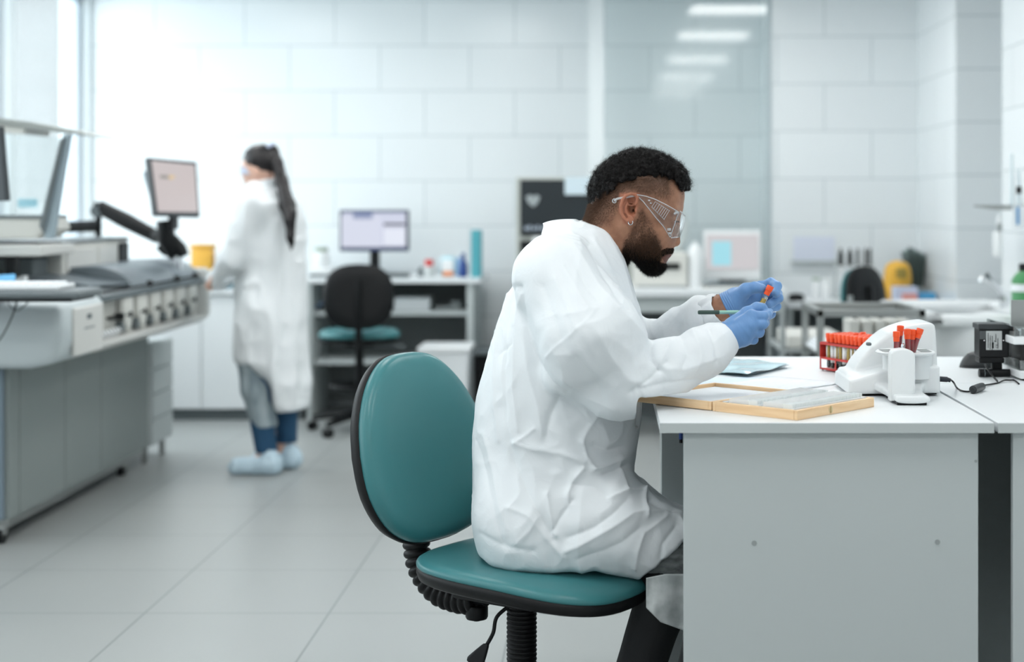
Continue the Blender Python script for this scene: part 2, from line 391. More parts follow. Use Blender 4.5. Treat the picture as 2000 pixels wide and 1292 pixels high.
for k in range(5): b.cyl((-2.56+.03*k, 6.53, .98), (-2.56+.03*k, 6.53, 1.03-.006*(k % 2)), .014, n=10)
b.build('vials', M['white'], an, smooth=True, world=ao)
b = MB(); b.prism([(-3.2, .97), (-2.64, .97), (-2.60, 1.0), (-2.62, 1.10), (-2.68, 1.15), (-3.2, 1.16)], 6.0, 6.35, 'xz', .02); b.build('front_hood', M['an_shell'], an, smooth=True, world=ao)
b = MB(); b.box((-2.73, 5.99, 1.105), (-2.70, 6.0, 1.118), .002); b.build('warning_mark', mat('orange_sticker', srgb(228,160,60), .5), an, world=ao)
# raised lid with glass
Y = 6.62
b = MB()
post = [P(x, y, Y) for x, y in ((88,465), (100,465), (136,266), (128,262), (118,290))]
quad_panel(b, [P(84,466,Y), P(104,466,Y), P(137,262,Y), (P(122,262,Y))], .035, (0,1,0)); b.build('lid_post', mat('lid_post_blue_grey', srgb(158,174,182), .4), an, world=ao, bevel=.006)
b = MB(); quad_panel(b, [P(76,440,Y-.02), P(84,455,Y-.02), P(126,268,Y-.02), P(117,272,Y-.02)], .02, (0,1,0)); b.build('lid_gasket', M['greym'], an, world=ao, bevel=.003)
b = MB(); quad_panel(b, [P(-120,218,Y), P(0,230,Y), P(60,238,Y), P(130,252,Y), P(185,265,Y), P(150,262,Y), P(60,252,Y), P(0,242,Y), P(-120,236,Y)], .42, (0,1,0)); b.build('lid_top', mat('lid_grey', srgb(156,160,156), .4), an, world=ao, bevel=.003)
b = MB(); quad_panel(b, [P(-120,236,Y+.02), P(0,243,Y+.02), P(50,249,Y+.02), P(46,262,Y+.02), P(0,257,Y+.02), P(-120,250,Y+.02)], .3, (0,1,0)); b.build('lid_bracket', M['offwhite'], an, world=ao, bevel=.003)
b = MB(); quad_panel(b, [P(-120,425,Y+.03), P(80,425,Y+.03), P(116,268,Y+.03), P(-120,250,Y+.03)], .006, (0,1,0)); b.build('lid_glass', M['part'], an, world=ao)
b = MB(); quad_panel(b, [P(-120,424,Y), P(84,424,Y), P(92,448,Y), P(70,466,Y), P(-120,468,Y)], .30, (0,1,0)); b.build('lid_base', M['offwhite'], an, world=ao, bevel=.008)
b = MB(); quad_panel(b, [P(-120,420,Y-.01), P(84,420,Y-.01), P(84,426,Y-.01), P(-120,426,Y-.01)], .3, (0,1,0)); b.build('lid_seal', M['greym'], an, world=ao)
# paper notice seen behind the lid glass
b = MB(); b.box(P(36,405,7.3), P(72,388,7.29)); tag(b.build('notice', mat('pale_blue_print', srgb(168,214,228), .6), world=P(54,405,7.3)), 'small pale blue notice seen through the raised lid of the analyser', 'notice')
# monitor arm
ma = thing('monitor_mount', 'black articulated monitor arm behind the analyser head', 'monitor arm', P(190,500,7.98))
mo = ma.location; Y = 7.98
b = MB(); b.cyl(P(192,500,Y), P(192,405,Y), .017, n=16); b.cyl(P(192,474,Y), P(192,470,Y), .05, n=20); b.build('post', M['black'], ma, smooth=True, world=mo)
b = MB(); a1, a2 = P(60,446,Y+.05), P(194,441,Y); b.tube([a1, a2], .031, 12); b.build('horizontal_arm', M['black'], ma, smooth=True, world=mo)
b = MB(); b.cyl(P(188,412,Y-.04), P(188,412,Y+.04), .030, n=20); b.build('elbow', M['greym'], ma, smooth=True, world=mo)
c1, c2 = P(194,404,Y), P(302,460,Y-.05)
b = MB(); b.tube([c1+Vector((0,0,.0)), lerp(c1, c2, .5), c2], [.036, .041, .034], 12); b.build('spring_arm', M['blackr'], ma, smooth=True, world=mo)
b = MB(); b.tube([P(190,395,Y), P(186,405,Y), P(190,418,Y)], .014, 8); b.build('cable_clip', M['black'], ma, smooth=True, world=mo)
b = MB(); b.tube([P(302,462,Y-.05), P(318,458,Y-.08), P(330,470,Y-.1)], [.034,.044,.040], 12); b.tube([P(322,430,Y-.1), P(326,470,Y-.1), P(345,500,Y-.1)], [.042,.046,.040], 12)
b.tube([P(335,470,Y-.1), P(352,486,Y-.12), P(360,500,Y-.12)], [.040,.036,.028], 10); b.tube([P(308,482,Y-.08), P(320,494,Y-.08), P(340,498,Y-.08)], .014, 8)
b.build('head_joint', M['black'], ma, smooth=True, world=mo)
b = MB(); b.cyl(P(352,492,Y-.12), P(352,528,Y-.12), .012, n=12); b.cyl(P(342,492,Y-.1), P(342,528,Y-.1), .008, n=10); b.build('head_pin', M['chrome'], ma, smooth=True, world=mo)
# monitor on the arm
mon = thing('monitor', 'square black-framed monitor with pinkish screen held up on the black arm', 'monitor', P(340,425,7.75))
M['screen_pink'] = mat('pinkish_screen', srgb(60,58,58), .3, emit=srgb(206,196,196)[:3], estr=.78)
A, B_, C_, D_ = P(288,307,7.62), P(384,316,7.84), P(391,424,7.82), P(303,421,7.60)
nrm = (B_-A).cross(D_-A).normalized()
if nrm.y < 0: nrm = -nrm
b = MB(); quad_panel(b, [A, B_, C_, D_], .03, nrm); b.build('housing', mat('monitor_frame', srgb(58,64,68), .4), mon, world=mon.location, bevel=.004)
def bil(u, v): return lerp(lerp(A, B_, u), lerp(D_, C_, u), v)
b = MB(); quad_panel(b, [bil(.07,.05)-nrm*.002, bil(.95,.06)-nrm*.002, bil(.95,.91)-nrm*.002, bil(.07,.93)-nrm*.002], .002, nrm); b.build('screen', M['screen_pink'], mon, world=mon.location)
b = MB(); quad_panel(b, [bil(.2,.29)-nrm*.0035, bil(.38,.29)-nrm*.0035, bil(.38,.35)-nrm*.0035, bil(.2,.35)-nrm*.0035], .001, nrm); b.build('screen_text', mat('screen_grey_text', srgb(40,40,40), .4, emit=srgb(170,165,160)[:3], estr=.6), mon, world=mon.location)
b = MB(); quad_panel(b, [bil(.39,.29)-nrm*.0035, bil(.55,.29)-nrm*.0035, bil(.55,.35)-nrm*.0035, bil(.39,.35)-nrm*.0035], .001, nrm); b.build('screen_logo', mat('screen_orange_text', srgb(60,50,30), .4, emit=srgb(232,200,140)[:3], estr=.8), mon, world=mon.location)
b = MB(); quad_panel(b, [P(278,336,7.76), P(292,330,7.76), P(302,402,7.76), P(296,404,7.76)], .04, (.3,1,0)); b.build('rear_shield', mat('blue_grey_plastic', srgb(116,134,146), .4), mon, world=mon.location, bevel=.004)
b = MB(); b.box(bil(.35,.97)+nrm*.015, bil(.65,1.0)+nrm*.06+Vector((0,0,-.05)), .004); b.build('bracket', M['black'], mon, world=mon.location)
# monitor cut by the left edge
m2 = thing('monitor', 'dark monitor edge cut off by the left side of the picture', 'monitor', P(-60,400,6.0))
b = MB(); quad_panel(b, [P(-150,240,6.1), P(-1,246,5.95), P(11,392,5.95), P(-150,400,6.1)], .035, (.2,1,0)); b.build('housing', mat('monitor_frame_dark', srgb(52,58,62), .4), m2, world=m2.location, bevel=.004)
b = MB(); b.cyl(P(-60,397,6.05), P(-60,540,6.05), .02, n=14); b.build('stand', M['black'], m2, smooth=True, world=m2.location)
# keyboard on its pull-out shelf
kt = thing('keyboard_shelf', 'dark-edged keyboard shelf pulled out at the front of the analyser', 'keyboard shelf', P(60,585,5.75))
b = MB(); lo = P(-140,584,5.70); hi = P(168,562,5.70); b.box((lo.x, 5.62, lo.z+.004), (hi.x, 5.90, hi.z-.006), .016, seg=3); b.build('shelf', M['greym'], kt, smooth=True, world=kt.location)
b = MB(); b.box((lo.x, 5.625, lo.z-.006), (hi.x-.03, 5.89, lo.z+.006), .004); b.box((lo.x, 5.7, lo.z-.004), (-2.3, 6.0, lo.z+.002)); b.build('shelf_underside', M['black'], kt, world=kt.location)
kb = thing('keyboard', 'white keyboard lying on the dark-edged shelf by the analyser', 'keyboard', P(40,560,5.76))
zt_ = hi.z-.006
b = MB(); b.box((-2.55, 5.66, zt_), (-1.99, 5.84, zt_+.018), .006); b.build('body', M['white'], kb, world=kb.location)
b = MB()
for r_ in range(4):
    for c_ in range(18): b.box((-2.53+c_*.029, 5.675+r_*.04, zt_+.018), (-2.53+c_*.029+.022, 5.675+r_*.04+.03, zt_+.026), .003)
b.build('keys', M['paper'], kb, world=kb.location)
b = MB(); quad_panel(b, [P(-10,553,5.9), P(30,552,5.88), P(30,540,5.95), P(-10,542,5.95)], .01, (0,0,1)); tag(b.build('cloth', mat('blue_cloth', srgb(96,166,212), .7), world=P(10,553,5.9)), 'small blue cloth at the left edge behind the white keyboard', 'cloth')
b = MB(); b.tube(catmull([P(34,584,5.68), P(26,612,5.66), P(8,650,5.66), P(-8,672,5.66)], 8), .003, 6); tag(b.build('cable', M['black'], smooth=True, world=P(34,584,5.68)), 'thin dark cable hanging from the keyboard shelf', 'cable', 'cables hanging under the keyboard shelf')
b = MB(); b.tube(catmull([P(12,584,5.7), P(22,600,5.7), P(36,606,5.7), P(58,586,5.7)], 8), .0025, 6); tag(b.build('cable', M['greym'], smooth=True, world=P(12,584,5.7)), 'grey looped cable under the keyboard shelf', 'cable', 'cables hanging under the keyboard shelf')
# drawer unit behind the analyser
du = thing('drawer_unit', 'white drawer unit on small feet beyond the grey analyser', 'drawer unit', (-2.6, 8.1, 0))
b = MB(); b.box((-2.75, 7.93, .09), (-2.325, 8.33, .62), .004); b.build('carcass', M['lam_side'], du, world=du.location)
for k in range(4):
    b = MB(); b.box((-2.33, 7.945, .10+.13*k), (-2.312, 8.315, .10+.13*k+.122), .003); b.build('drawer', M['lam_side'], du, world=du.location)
for (x, y) in ((-2.36, 7.97), (-2.36, 8.28), (-2.7, 7.97), (-2.7, 8.28)):
    b = MB(); b.cyl((x, y, 0), (x, y, .09), .016, n=12); b.build('foot', M['steel'], du, smooth=True, world=du.location)
# yellow bin on the counter beyond
# ---------------------------------------------------------------- base cabinets at the back left
def cabinet(x0, x1, y0, y1, h, label, ndoor=1, group=None):
    t = thing('base_cabinet', label, 'cabinet', ((x0+x1)/2, y0, 0), 0, group)
    b = MB(); b.box((x0, y0+.02, .07), (x1, y1, h)); b.build('carcass', M['lam'], t, world=t.location)
    b = MB(); b.box((x0, y0+.05, 0), (x1, y1, .07)); b.build('plinth', M['greym'], t, world=t.location)
    w_ = (x1-x0)/ndoor
    for k in range(ndoor):
        b = MB(); b.box((x0+w_*k+.003, y0, .075), (x0+w_*(k+1)-.003, y0+.019, h-.005), .003); d = b.build('door', M['lam'], t, world=t.location)
    return t
for k, (x0, x1, lb) in enumerate(((-3.40,-2.90,'white base cabinet at the left end, behind the analyser'), (-2.90,-2.48,'white base cabinet just right of the drawer unit'), (-2.48,-2.16,'white base cabinet left of the standing woman'), (-2.16,-1.87,'white base cabinet behind the standing woman'))):
    cabinet(x0, x1, 9.55, 10.3, .78, lb, 1, 'white base cabinets at the back left')
b = MB(); b.box((-3.40, 9.52, .78), (-1.87, 10.32, .81), .004); tag(b.build('worktop', M['lam'], world=(-2.6, 9.9, .78)), 'white worktop on the back left cabinets', 'worktop')
def bin_(name, label, c, w_, d, h, m, lid=None, group=None):
    t = thing(name, label, name.replace('_', ' '), c, 0, group)
    b = MB(); b.box((-w_/2, -d/2, 0), (w_/2, d/2, h), .012); b.build('body', m, t, smooth=True)
    if lid: b = MB(); b.box((-w_/2-.006, -d/2-.006, h), (w_/2+.006, d/2+.006, h+.022), .006); b.build('lid', lid, t, smooth=True)
    return t
yel = mat('yellow_sharps', srgb(226,172,70), .5); M['yellow'] = yel
bin_('sharps_container', 'yellow sharps container on the back left worktop', (-2.52, 9.75, .81), .13, .12, .25, yel, yel)
b = MB(); b.box((-2.43,9.72,.81), (-2.35,9.80,1.03), .01); o = b.build('tissue_box', mat('pale_lilac', srgb(216,214,226), .6), world=(-2.39,9.75,.81)); tag(o, 'pale box beside the yellow sharps container', 'box')
blu = mat('blue_plastic', srgb(70,150,205), .4); tea = mat('teal_plastic', srgb(40,120,140), .4); M['blue'] = blu
bin_('plastic_tray', 'low dark teal tray on the worktop before the woman', (-2.42, 9.62, .81), .22, .16, .06, tea)
bin_('small_box', 'small bright blue box near the yellow sharps container', (-2.40, 9.80, .81), .08, .08, .14, blu)
# ---------------------------------------------------------------- shelf desk at the centre back
Z = .875
sd = thing('shelf_desk', 'white computer desk with open shelves and dark back panel against the rear wall', 'desk', (-1.3, 9.6, 0))
so = sd.location; x0, x1 = -1.85, -.765
b = MB(); b.box((x0, 9.58, Z-.03), (x1, 10.25, Z), .003); b.build('desk_top', M['lam'], sd, world=so)
for (a, c) in ((x0+.01, x0+.04), (x1-.085, x1-.045)):
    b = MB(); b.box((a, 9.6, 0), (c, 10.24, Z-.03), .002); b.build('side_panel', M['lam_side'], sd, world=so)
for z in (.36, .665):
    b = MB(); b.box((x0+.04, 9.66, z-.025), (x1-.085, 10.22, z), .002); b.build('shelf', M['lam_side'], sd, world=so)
b = MB(); b.box((x0+.02, 10.22, .05), (x1-.06, 10.24, Z-.03)); b.build('back_panel', mat('grey_back_panel', srgb(128,132,133), .6), sd, world=so)
def on(px, y, z): return Vector(((px-VX)/F*y, y, z))
t = thing('monitor', 'wide black-framed monitor with white window on the shelf desk', 'monitor', on(731, 9.95, Z))
mw = .445; mh = .265; c = P(731, 450, 9.95)
b = MB(); b.box((c.x-mw/2, 9.94, c.z-mh/2), (c.x+mw/2, 9.975, c.z+mh/2), .006); b.build('housing', mat('monitor_bezel', srgb(60,66,80), .4), t, world=t.location)
b = MB(); b.box((c.x-mw/2+.018, 9.937, c.z-mh/2+.028), (c.x+mw/2-.018, 9.941, c.z+mh/2-.014)); b.build('screen', mat('lavender_screen', srgb(60,60,66), .3, emit=srgb(206,210,228)[:3], estr=.85), t, world=t.location)
for (a0, a1, b0, b1, cc, e) in ((.20,.48,.78,.965,(150,165,205),.6), (.03,.6,.10,.85,(216,220,236),.85), (.64,.95,.62,.68,(70,72,82),.4), (.64,.95,.15,.55,(224,228,240),.9), (.02,.98,.03,.07,(90,110,170),.5), (.02,.98,.93,.97,(120,135,180),.5)):
    b = MB(); b.box((c.x-mw/2+mw*a0, 9.934, c.z-mh/2+mh*b0), (c.x-mw/2+mw*a1, 9.9365, c.z-mh/2+mh*b1))
    b.build('screen_window', mat('screen_window_%d' % cc[0], srgb(40,40,44), .3, emit=srgb(*cc)[:3], estr=e), t, world=t.location)
b = MB(); b.box((c.x-.03, 9.96, Z+.012), (c.x+.03, 9.99, c.z-.1), .004); b.build('stand', M['black'], t, world=t.location)
b = MB(); b.box((c.x-.12, 9.86, Z), (c.x+.12, 10.05, Z+.012), .004); b.build('stand_base', M['black'], t, world=t.location)
t = thing('keyboard', 'dark keyboard at the front of the shelf desk', 'keyboard', on(770, 9.68, Z))
b = MB(); b.box(on(700, 9.63, Z), on(802, 9.76, Z+.02), .004); b.build('body', M['greym'], t, world=t.location)
b = MB()
for i in range(14):
    for j in range(4): q = on(702+i*7, 9.64+j*.03, Z+.02); b.box(q, q+Vector((.017, .023, .006)))
b.build('keys', M['black'], t, world=t.location)
t = thing('printer', 'low pale device at the left end of the shelf desk', 'printer', on(630, 9.9, Z))
b = MB(); b.box(on(604, 9.75, Z), on(660, 10.05, Z+.055), .008); b.build('body', M['white'], t, world=t.location)
b = MB(); b.box(on(604, 9.70, Z+.001), on(650, 9.75, Z+.02), .004); b.build('tray', M['greym'], t, world=t.location)
def bottle(name, label, cat, base, r, h, m, capm=None, capr=.5, caph=.2, group=None):
    t = thing(name, label, cat, base, 0, group)
    b = MB(); hb = h*(1-caph); b.lathe([(r*.9, 0), (r, .006), (r, hb*.8), (r*.7, hb*.93), (r*capr, hb)], n=20); b.build('body', m, t, smooth=True)
    b = MB(); b.lathe([(r*capr*1.05, hb), (r*capr*1.05, h-.003), (r*capr*.9, h)], n=16); b.build('cap', capm or m, t, smooth=True)
    return t
M['red'] = mat('red_cap', srgb(205,50,45), .4); M['navy'] = mat('navy_plastic', srgb(36,66,132), .35)
M['tealbox'] = mat('teal_card', srgb(82,166,178), .55); M['orange'] = mat('orange_cap', srgb(240,88,42), .38)
jar = mat('clear_jar', srgb(200,205,205), .2)
bottle('jar', 'small pale jar with grey-green lid left of the monitor on the shelf desk', 'jar', on(628, 9.82, Z+.055), .05, .13, M['white'], mat('sage_lid', srgb(150,165,150), .5), .8)
bottle('bottle', 'small pale bottle with red cap on the shelf desk', 'bottle', on(838, 9.75, Z), .036, .11, jar, M['red'], .7, .35)
bottle('bottle', 'dark bottle just left of the red-capped one', 'bottle', on(822, 9.8, Z), .02, .06, M['greym'], M['black'])
t = thing('tissue_pack', 'round white and pale blue pack with orange label on the shelf desk', 'pack', on(875, 9.78, Z))
b = MB(); b.box(on(858, 9.76, Z), on(892, 9.84, Z+.13), .03, seg=4); b.build('body', mat('pale_blue_pack', srgb(178,214,224), .5), t, smooth=True, world=t.location)
b = MB(); b.box(on(862, 9.752, Z+.04), on(886, 9.762, Z+.11), .004); b.build('white_label', M['white'], t, world=t.location)
b = MB(); b.box(on(864, 9.748, Z+.008), on(886, 9.762, Z+.036), .004); b.build('orange_label', mat('orange_print', srgb(240,160,115), .5), t, world=t.location)
bottle('bottle', 'dark blue bottle beside the tall teal box', 'bottle', on(905, 9.74, Z), .026, .15, M['navy'], M['navy'], .45, .3)
bottle('bottle', 'slim pale blue spray bottle behind the dark blue bottle', 'bottle', on(896, 9.92, Z), .02, .17, mat('pale_blue_bottle', srgb(150,180,215), .4), M['white'], .45, .3)
b = MB(); b.box(on(920, 9.7, Z), on(942, 9.86, Z+.295), .004); tag(b.build('box', M['tealbox'], world=on(931, 9.78, Z)), 'tall narrow teal box standing at the right end of the shelf desk', 'box')
b = MB(); b.box(on(770, 9.75, .665), on(846, 9.95, .745), .004); tag(b.build('box', M['lam'], world=on(805, 9.85, .665)), 'low white box on the middle shelf of the shelf desk', 'box')
b = MB(); b.box(on(850, 9.8, .665), on(905, 9.98, .69), .004); b.box(on(880, 9.8, .69), on(903, 9.9, .72), .01); tag(b.build('stapler', M['greyp'], world=on(880, 9.85, .665)), 'grey device at the right end of the middle shelf', 'device')
b = MB(); b.grid(lambda u, v: on(606+u*44, 9.72+.2*v, .668+.05*math.sin(u*3.1)*(.6+.4*math.sin(v*5))+.01*math.sin(u*14)), 14, 8); tag(b.build('cloth', mat('grey_blue_cloth', srgb(120,140,165), .8), smooth=True, world=on(625, 9.8, .665), solid=.006), 'crumpled grey-blue cloth on the middle shelf left of the dark chair', 'cloth')
t = thing('waste_bin', 'large white lidded bin under the right side of the shelf desk', 'bin', (-.95, 9.3, 0))
b = MB(); q0 = P(817, 795, 9.05); q1 = P(916, 688, 9.05); b.prism([(q0.x+.015, 0), (q1.x-.015, 0), (q1.x, q1.z), (q0.x, q1.z)], 9.05, 9.40, 'xz', .012); b.build('body', M['lam'], t, world=t.location)
b = MB(); b.box((q0.x-.008, 9.04, q1.z), (q1.x+.008, 9.42, q1.z+.03), .008); b.build('lid', M['white'], t, world=t.location)
t = thing('storage_crate', 'black crate on the floor behind the seated man', 'crate', on(955, 9.7, 0))
b = MB(); b.box(on(928, 9.6, 0), on(1010, 9.9, .40), .01); b.build('body', M['black'], t, world=t.location)
b = MB(); b.box(on(925, 9.58, .40), on(1013, 9.92, .425), .006); b.build('rim', M['greym'], t, world=t.location)
# dark chairs with teal seats
def star_chair(label, loc, rz, seat_z, back_w=.40, back_h=.375):
    t = thing('office_chair', label, 'chair', loc, rz)
    # local: faces +y
    def pad(w_, d, th, z, n=2.6):
        b = MB()
        vs = []
        for (s, zz) in ((.80, z), (1.0, z+.012), (1.0, z+th*.6), (.93, z+th*.92), (.6, z+th)):
            for k in range(28):
                a = 2*math.pi*k/28; ca, sa = math.cos(a), math.sin(a)
                vs.append((s*w_/2*abs(ca)**(2/n)*(1 if ca > 0 else -1), s*d/2*abs(sa)**(2/n)*(1 if sa > 0 else -1), zz))
        fs = [(i*28+k, i*28+(k+1) % 28, (i+1)*28+(k+1) % 28, (i+1)*28+k) for i in range(4) for k in range(28)]
        fs += [tuple(range(28))[::-1], tuple(112+k for k in range(28))]
        b.add(vs, fs); return b
    pad(.47, .44, .05, seat_z-.05).build('seat_cushion', M['teal'], t, smooth=True, auto=60)
    pad(.48, .45, .03, seat_z-.075).build('seat_shell', M['black'], t, smooth=True, auto=60)
    pm = Matrix.Translation((0, -.24, seat_z+.015+back_h/2)) @ Matrix.Rotation(R(84), 4, 'X')
    b = pad(back_w, back_h, .04, 0); b.v = [pm @ q for q in b.v]; b.build('back_shell', M['black'], t, smooth=True, auto=60)
    pm2 = Matrix.Translation((0, -.238, seat_z+.015+back_h/2)) @ Matrix.Rotation(R(-96), 4, 'X')
    b = pad(back_w*.96, back_h*.96, .035, 0); b.v = [pm2 @ q for q in b.v]; b.build('back_cushion', M['teal'], t, smooth=True, auto=60)
    b = MB(); b.tube([(0, -.03, seat_z-.09), (0, -.25, seat_z-.08), (0, -.29, seat_z), (0, -.275, seat_z+.3)], .022, 10); b.build('back_bar', M['black'], t, smooth=True)
    b = MB(); b.cyl((0,0,.1), (0,0,seat_z-.07), .026, n=16); b.cyl((0,0,seat_z-.1), (0,0,seat_z-.07), .09, n=16); b.build('column', M['black'], t, smooth=True)
    b = MB(); b.tube([(.02,.05,seat_z-.09), (.2,.12,seat_z-.11), (.26,.14,seat_z-.12)], [.007,.007,.012], 8); b.build('lever', M['greym'], t, smooth=True)
    b = MB()
    for k in range(5):
        a = 2*math.pi*k/5+.3; b.tube([(0,0,.11), (.12*math.cos(a), .12*math.sin(a), .10), (.29*math.cos(a), .29*math.sin(a), .075)], [.03,.026,.016], 8)
    b.build('star_base', M['black'], t, smooth=True)
    for k in range(5):
        a = 2*math.pi*k/5+.3; c = Vector((.29*math.cos(a), .29*math.sin(a), .028)); d = Vector((-math.sin(a), math.cos(a), 0))*.022
        b = MB(); b.cyl(c-d, c+d, .028, n=14); b.build('caster', M['black'], t, smooth=True)
    if foot_ring[0]:
        b = MB(); b.tube([(.17*math.cos(2*math.pi*k/24), .17*math.sin(2*math.pi*k/24), .27) for k in range(24)], .012, 8, closed=True); b.tube([(-.17,0,.27),(.17,0,.27)], .01, 6); b.build('foot_ring', M['black'], t, smooth=True)
    return t
foot_ring = [True]
star_chair('dark-backed swivel chair with teal seat before the shelf desk', on(702, 9.1, 0), R(8), .60)
foot_ring = [False]
# ---------------------------------------------------------------- counter behind the man's head
cz = .845
t = thing('counter', 'long white counter along the back wall behind the man', 'counter', (.25, 9.1, 0))
b = MB(); b.box((-.48, 8.82, cz-.04), (1.04, 9.72, cz), .004); b.build('counter_top', M['lam'], t, world=t.location)
b = MB(); b.box((-.46, 8.86, cz-.13), (1.02, 9.7, cz-.04)); b.build('apron', M['lam_side'], t, world=t.location)
for x in (-.46, .98):
    b = MB(); b.box((x, 8.88, 0), (x+.03, 9.7, cz-.13)); b.build('side_panel', M['greym'], t, world=t.location)
b = MB(); b.box((-.43, 9.5, .05), (.98, 9.53, cz-.13)); b.build('back_panel', mat('dark_grey_panel', srgb(92,98,100), .6), t, world=t.location)
# black analyser / machine behind the man's head
t = thing('black_cabinet_machine', 'black fronted machine with grey lower half on the counter behind the man', 'machine', on(1090, 9.4, cz))
Y0 = 9.25
bx = lambda x0_, y0_, x1_, y1_, Y, d=.02: (Vector((P(x0_, y1_, Y).x, Y, P(x0_, y1_, Y).z)), Vector((P(x1_, y0_, Y).x, Y+d, P(x1_, y0_, Y).z)))
b = MB(); lo, hi = bx(1008,346,1232,560,Y0,.4); lo.z = cz; b.box(lo, hi, .008); b.build('housing', mat('beige_grey_housing', srgb(176,180,174), .5), t, world=t.location)
b = MB(); b.box(*bx(1016,351,1230,460,Y0-.02), .004); b.build('upper_door', mat('smoked_door', srgb(34,42,46), .25), t, world=t.location)
b = MB(); b.prism([(P(1027+x, 0, Y0).x, P(0, 384+y, Y0).z) for x, y in ((0,0),(8,-4),(15,-1),(22,-4),(28,0),(24,12),(15,20),(5,12))], Y0-.026, Y0-.02, 'xz'); b.build('emblem', mat('silver_print', srgb(150,158,160), .4), t, world=t.location)
b = MB()
for k, ww in enumerate((7,5,6,5,7,6)): b.box(*bx(1024+k*8,442-(k%2)*2,1024+k*8+ww,449,Y0-.025,.005))
b.build('lettering', M['silver'] if 'silver' in M else mat('silver_letters', srgb(150,160,172), .4), t, world=t.location)
b = MB(); b.box(*bx(1016,470,1038,500,Y0-.02), .003); b.build('black_slot', M['black'], t, world=t.location)
b = MB(); b.box(*bx(1040,462,1062,490,Y0-.02), .003); b.build('white_panel', M['white'], t, world=t.location)
b = MB(); b.box(*bx(1103,346,1156,380,Y0-.035,.006)); tag(b.build('paper_sheet', mat('blueish_paper', srgb(200,216,224), .6), world=P(1128,380,Y0)), 'pale blue-white paper sheet stuck on the top of the black machine door', 'paper')
# bench analyser behind the chin
t = thing('bench_analyser', 'pale bench-top analyser with a dark slot behind the man\'s chin', 'machine', on(1275, 9.2, cz))
b = MB(); b.box((on(1236, 9.05, 0).x, 9.05, cz), (on(1342, 9.05, 0).x, 9.45, 1.05), .01); b.build('body', M['offwhite'], t, world=t.location)
b = MB(); b.box(*bx(1290,514,1328,526,9.04), .002); b.build('slot', M['black'], t, world=t.location)
b = MB(); b.box(*bx(1245,490,1300,512,9.04), .004); b.build('front_cover', M['white'], t, world=t.location)
b = MB(); b.box(*bx(1244,557,1340,562.5,9.04), .002); b.build('foot_strip', M['greyp'], t, world=t.location)
b = MB(); b.tube(catmull([P(1318,490,9.3), P(1335,470,9.3), P(1338,430,9.3), P(1324,400,9.3), P(1316,392,9.3)], 6), [.02]*25, 8); o = b.build('flexible_hose', mat('grey_hose', srgb(188,196,196), .5), smooth=True, world=P(1318,490,9.3)); tag(o, 'pale grey hose rising behind the bench analyser', 'hose')
t = thing('canister', 'white round-topped canister on the counter between analyser and monitor', 'canister', on(1358, 9.1, cz))
b = MB(); b.lathe([(.042,0),(.045,.01),(.045,.20),(.035,.235),(.012,.25)], n=24); b.build('body', M['white'], t, smooth=True)
b = MB(); b.lathe([(.012,.25),(.012,.262),(.004,.268)], n=12); b.build('cap', M['white'], t, smooth=True)
t = thing('monitor', 'white-framed monitor with pinkish screen and cyan window on the counter', 'monitor', on(1430, 9.3, cz))
b = MB(); b.box(*bx(1374,450,1486,546,9.25,.035), .008); b.build('housing', M['white'], t, world=t.location)
b = MB(); b.box(*bx(1380,458,1481,526,9.246,.004)); b.build('screen', mat('pale_pink_screen', srgb(70,66,66), .3, emit=srgb(206,203,206)[:3], estr=.8), t, world=t.location)
b = MB(); b.box(*bx(1391,471,1428,518,9.243,.002)); b.build('cyan_window', mat('cyan_screen', srgb(30,50,55), .3, emit=srgb(160,216,228)[:3], estr=.9), t, world=t.location)
b = MB(); b.box(*bx(1404,546,1456,552,9.27,.02)); b.box((on(1395,9.2,0).x, 9.2, cz), (on(1465,9.2,0).x, 9.4, cz+.012), .003); b.cyl(on(1430,9.29,cz), on(1430,9.29,cz+.06), .02, n=14); b.build('stand', M['greym'], t, world=t.location)
t = thing('flat_device', 'low light grey device under the white-framed monitor', 'device', on(1430, 9.0, cz))
b = MB(); b.box(*bx(1376,560,1488,578,8.95,.22), .005); b.v = [Vector((q.x, q.y, max(q.z, cz))) for q in b.v]; b.build('body', M['offwhite'], t, world=t.location)
b = MB(); b.box(*bx(1378,556,1486,561,8.96,.2), .002); b.build('lid', M['greym'], t, world=t.location)
# ---------------------------------------------------------------- counter on the right, things on it
cz2 = .76
t = thing('counter', 'white counter at the back right under the wall paper sheet', 'counter', (1.5, 9.3, 0))
b = MB(); b.box((1.07, 9.1, cz2-.04), (1.98, 9.82, cz2), .004); b.build('counter_top', M['lam'], t, world=t.location)
for x in (1.08, 1.94):
    b = MB(); b.box((x, 9.13, 0), (x+.03, 9.8, cz2-.04)); b.build('side_panel', M['lam_side'], t, world=t.location)
b = MB(); b.box((1.1, 9.7, .05), (1.95, 9.73, cz2-.04)); b.build('back_panel', mat('dark_back', srgb(110,116,118), .6), t, world=t.location)
b = MB(); b.box(*bx(1550,462,1630,508,9.82,.006)); tag(b.build('paper_sheet', mat('lavender_paper', srgb(214,220,234), .6), world=P(1590,508,9.82)), 'lavender-white paper sheet fixed to the back wall right of the glass', 'paper')
b = MB(); b.box(*bx(1546,508,1636,514,9.78,.05), .003); tag(b.build('wall_ledge', M['lam_side'], world=P(1590,514,9.8)), 'thin grey ledge under the lavender-white wall sheet', 'ledge')
b = MB(); b.lathe([(.045,0),(.05,.01),(.045,.035),(.02,.045)], n=20); o = b.build('dish', M['black'], smooth=True); o.location = on(1555, 9.2, cz2); tag(o, 'small black lidded dish at the left end of the right counter', 'dish')
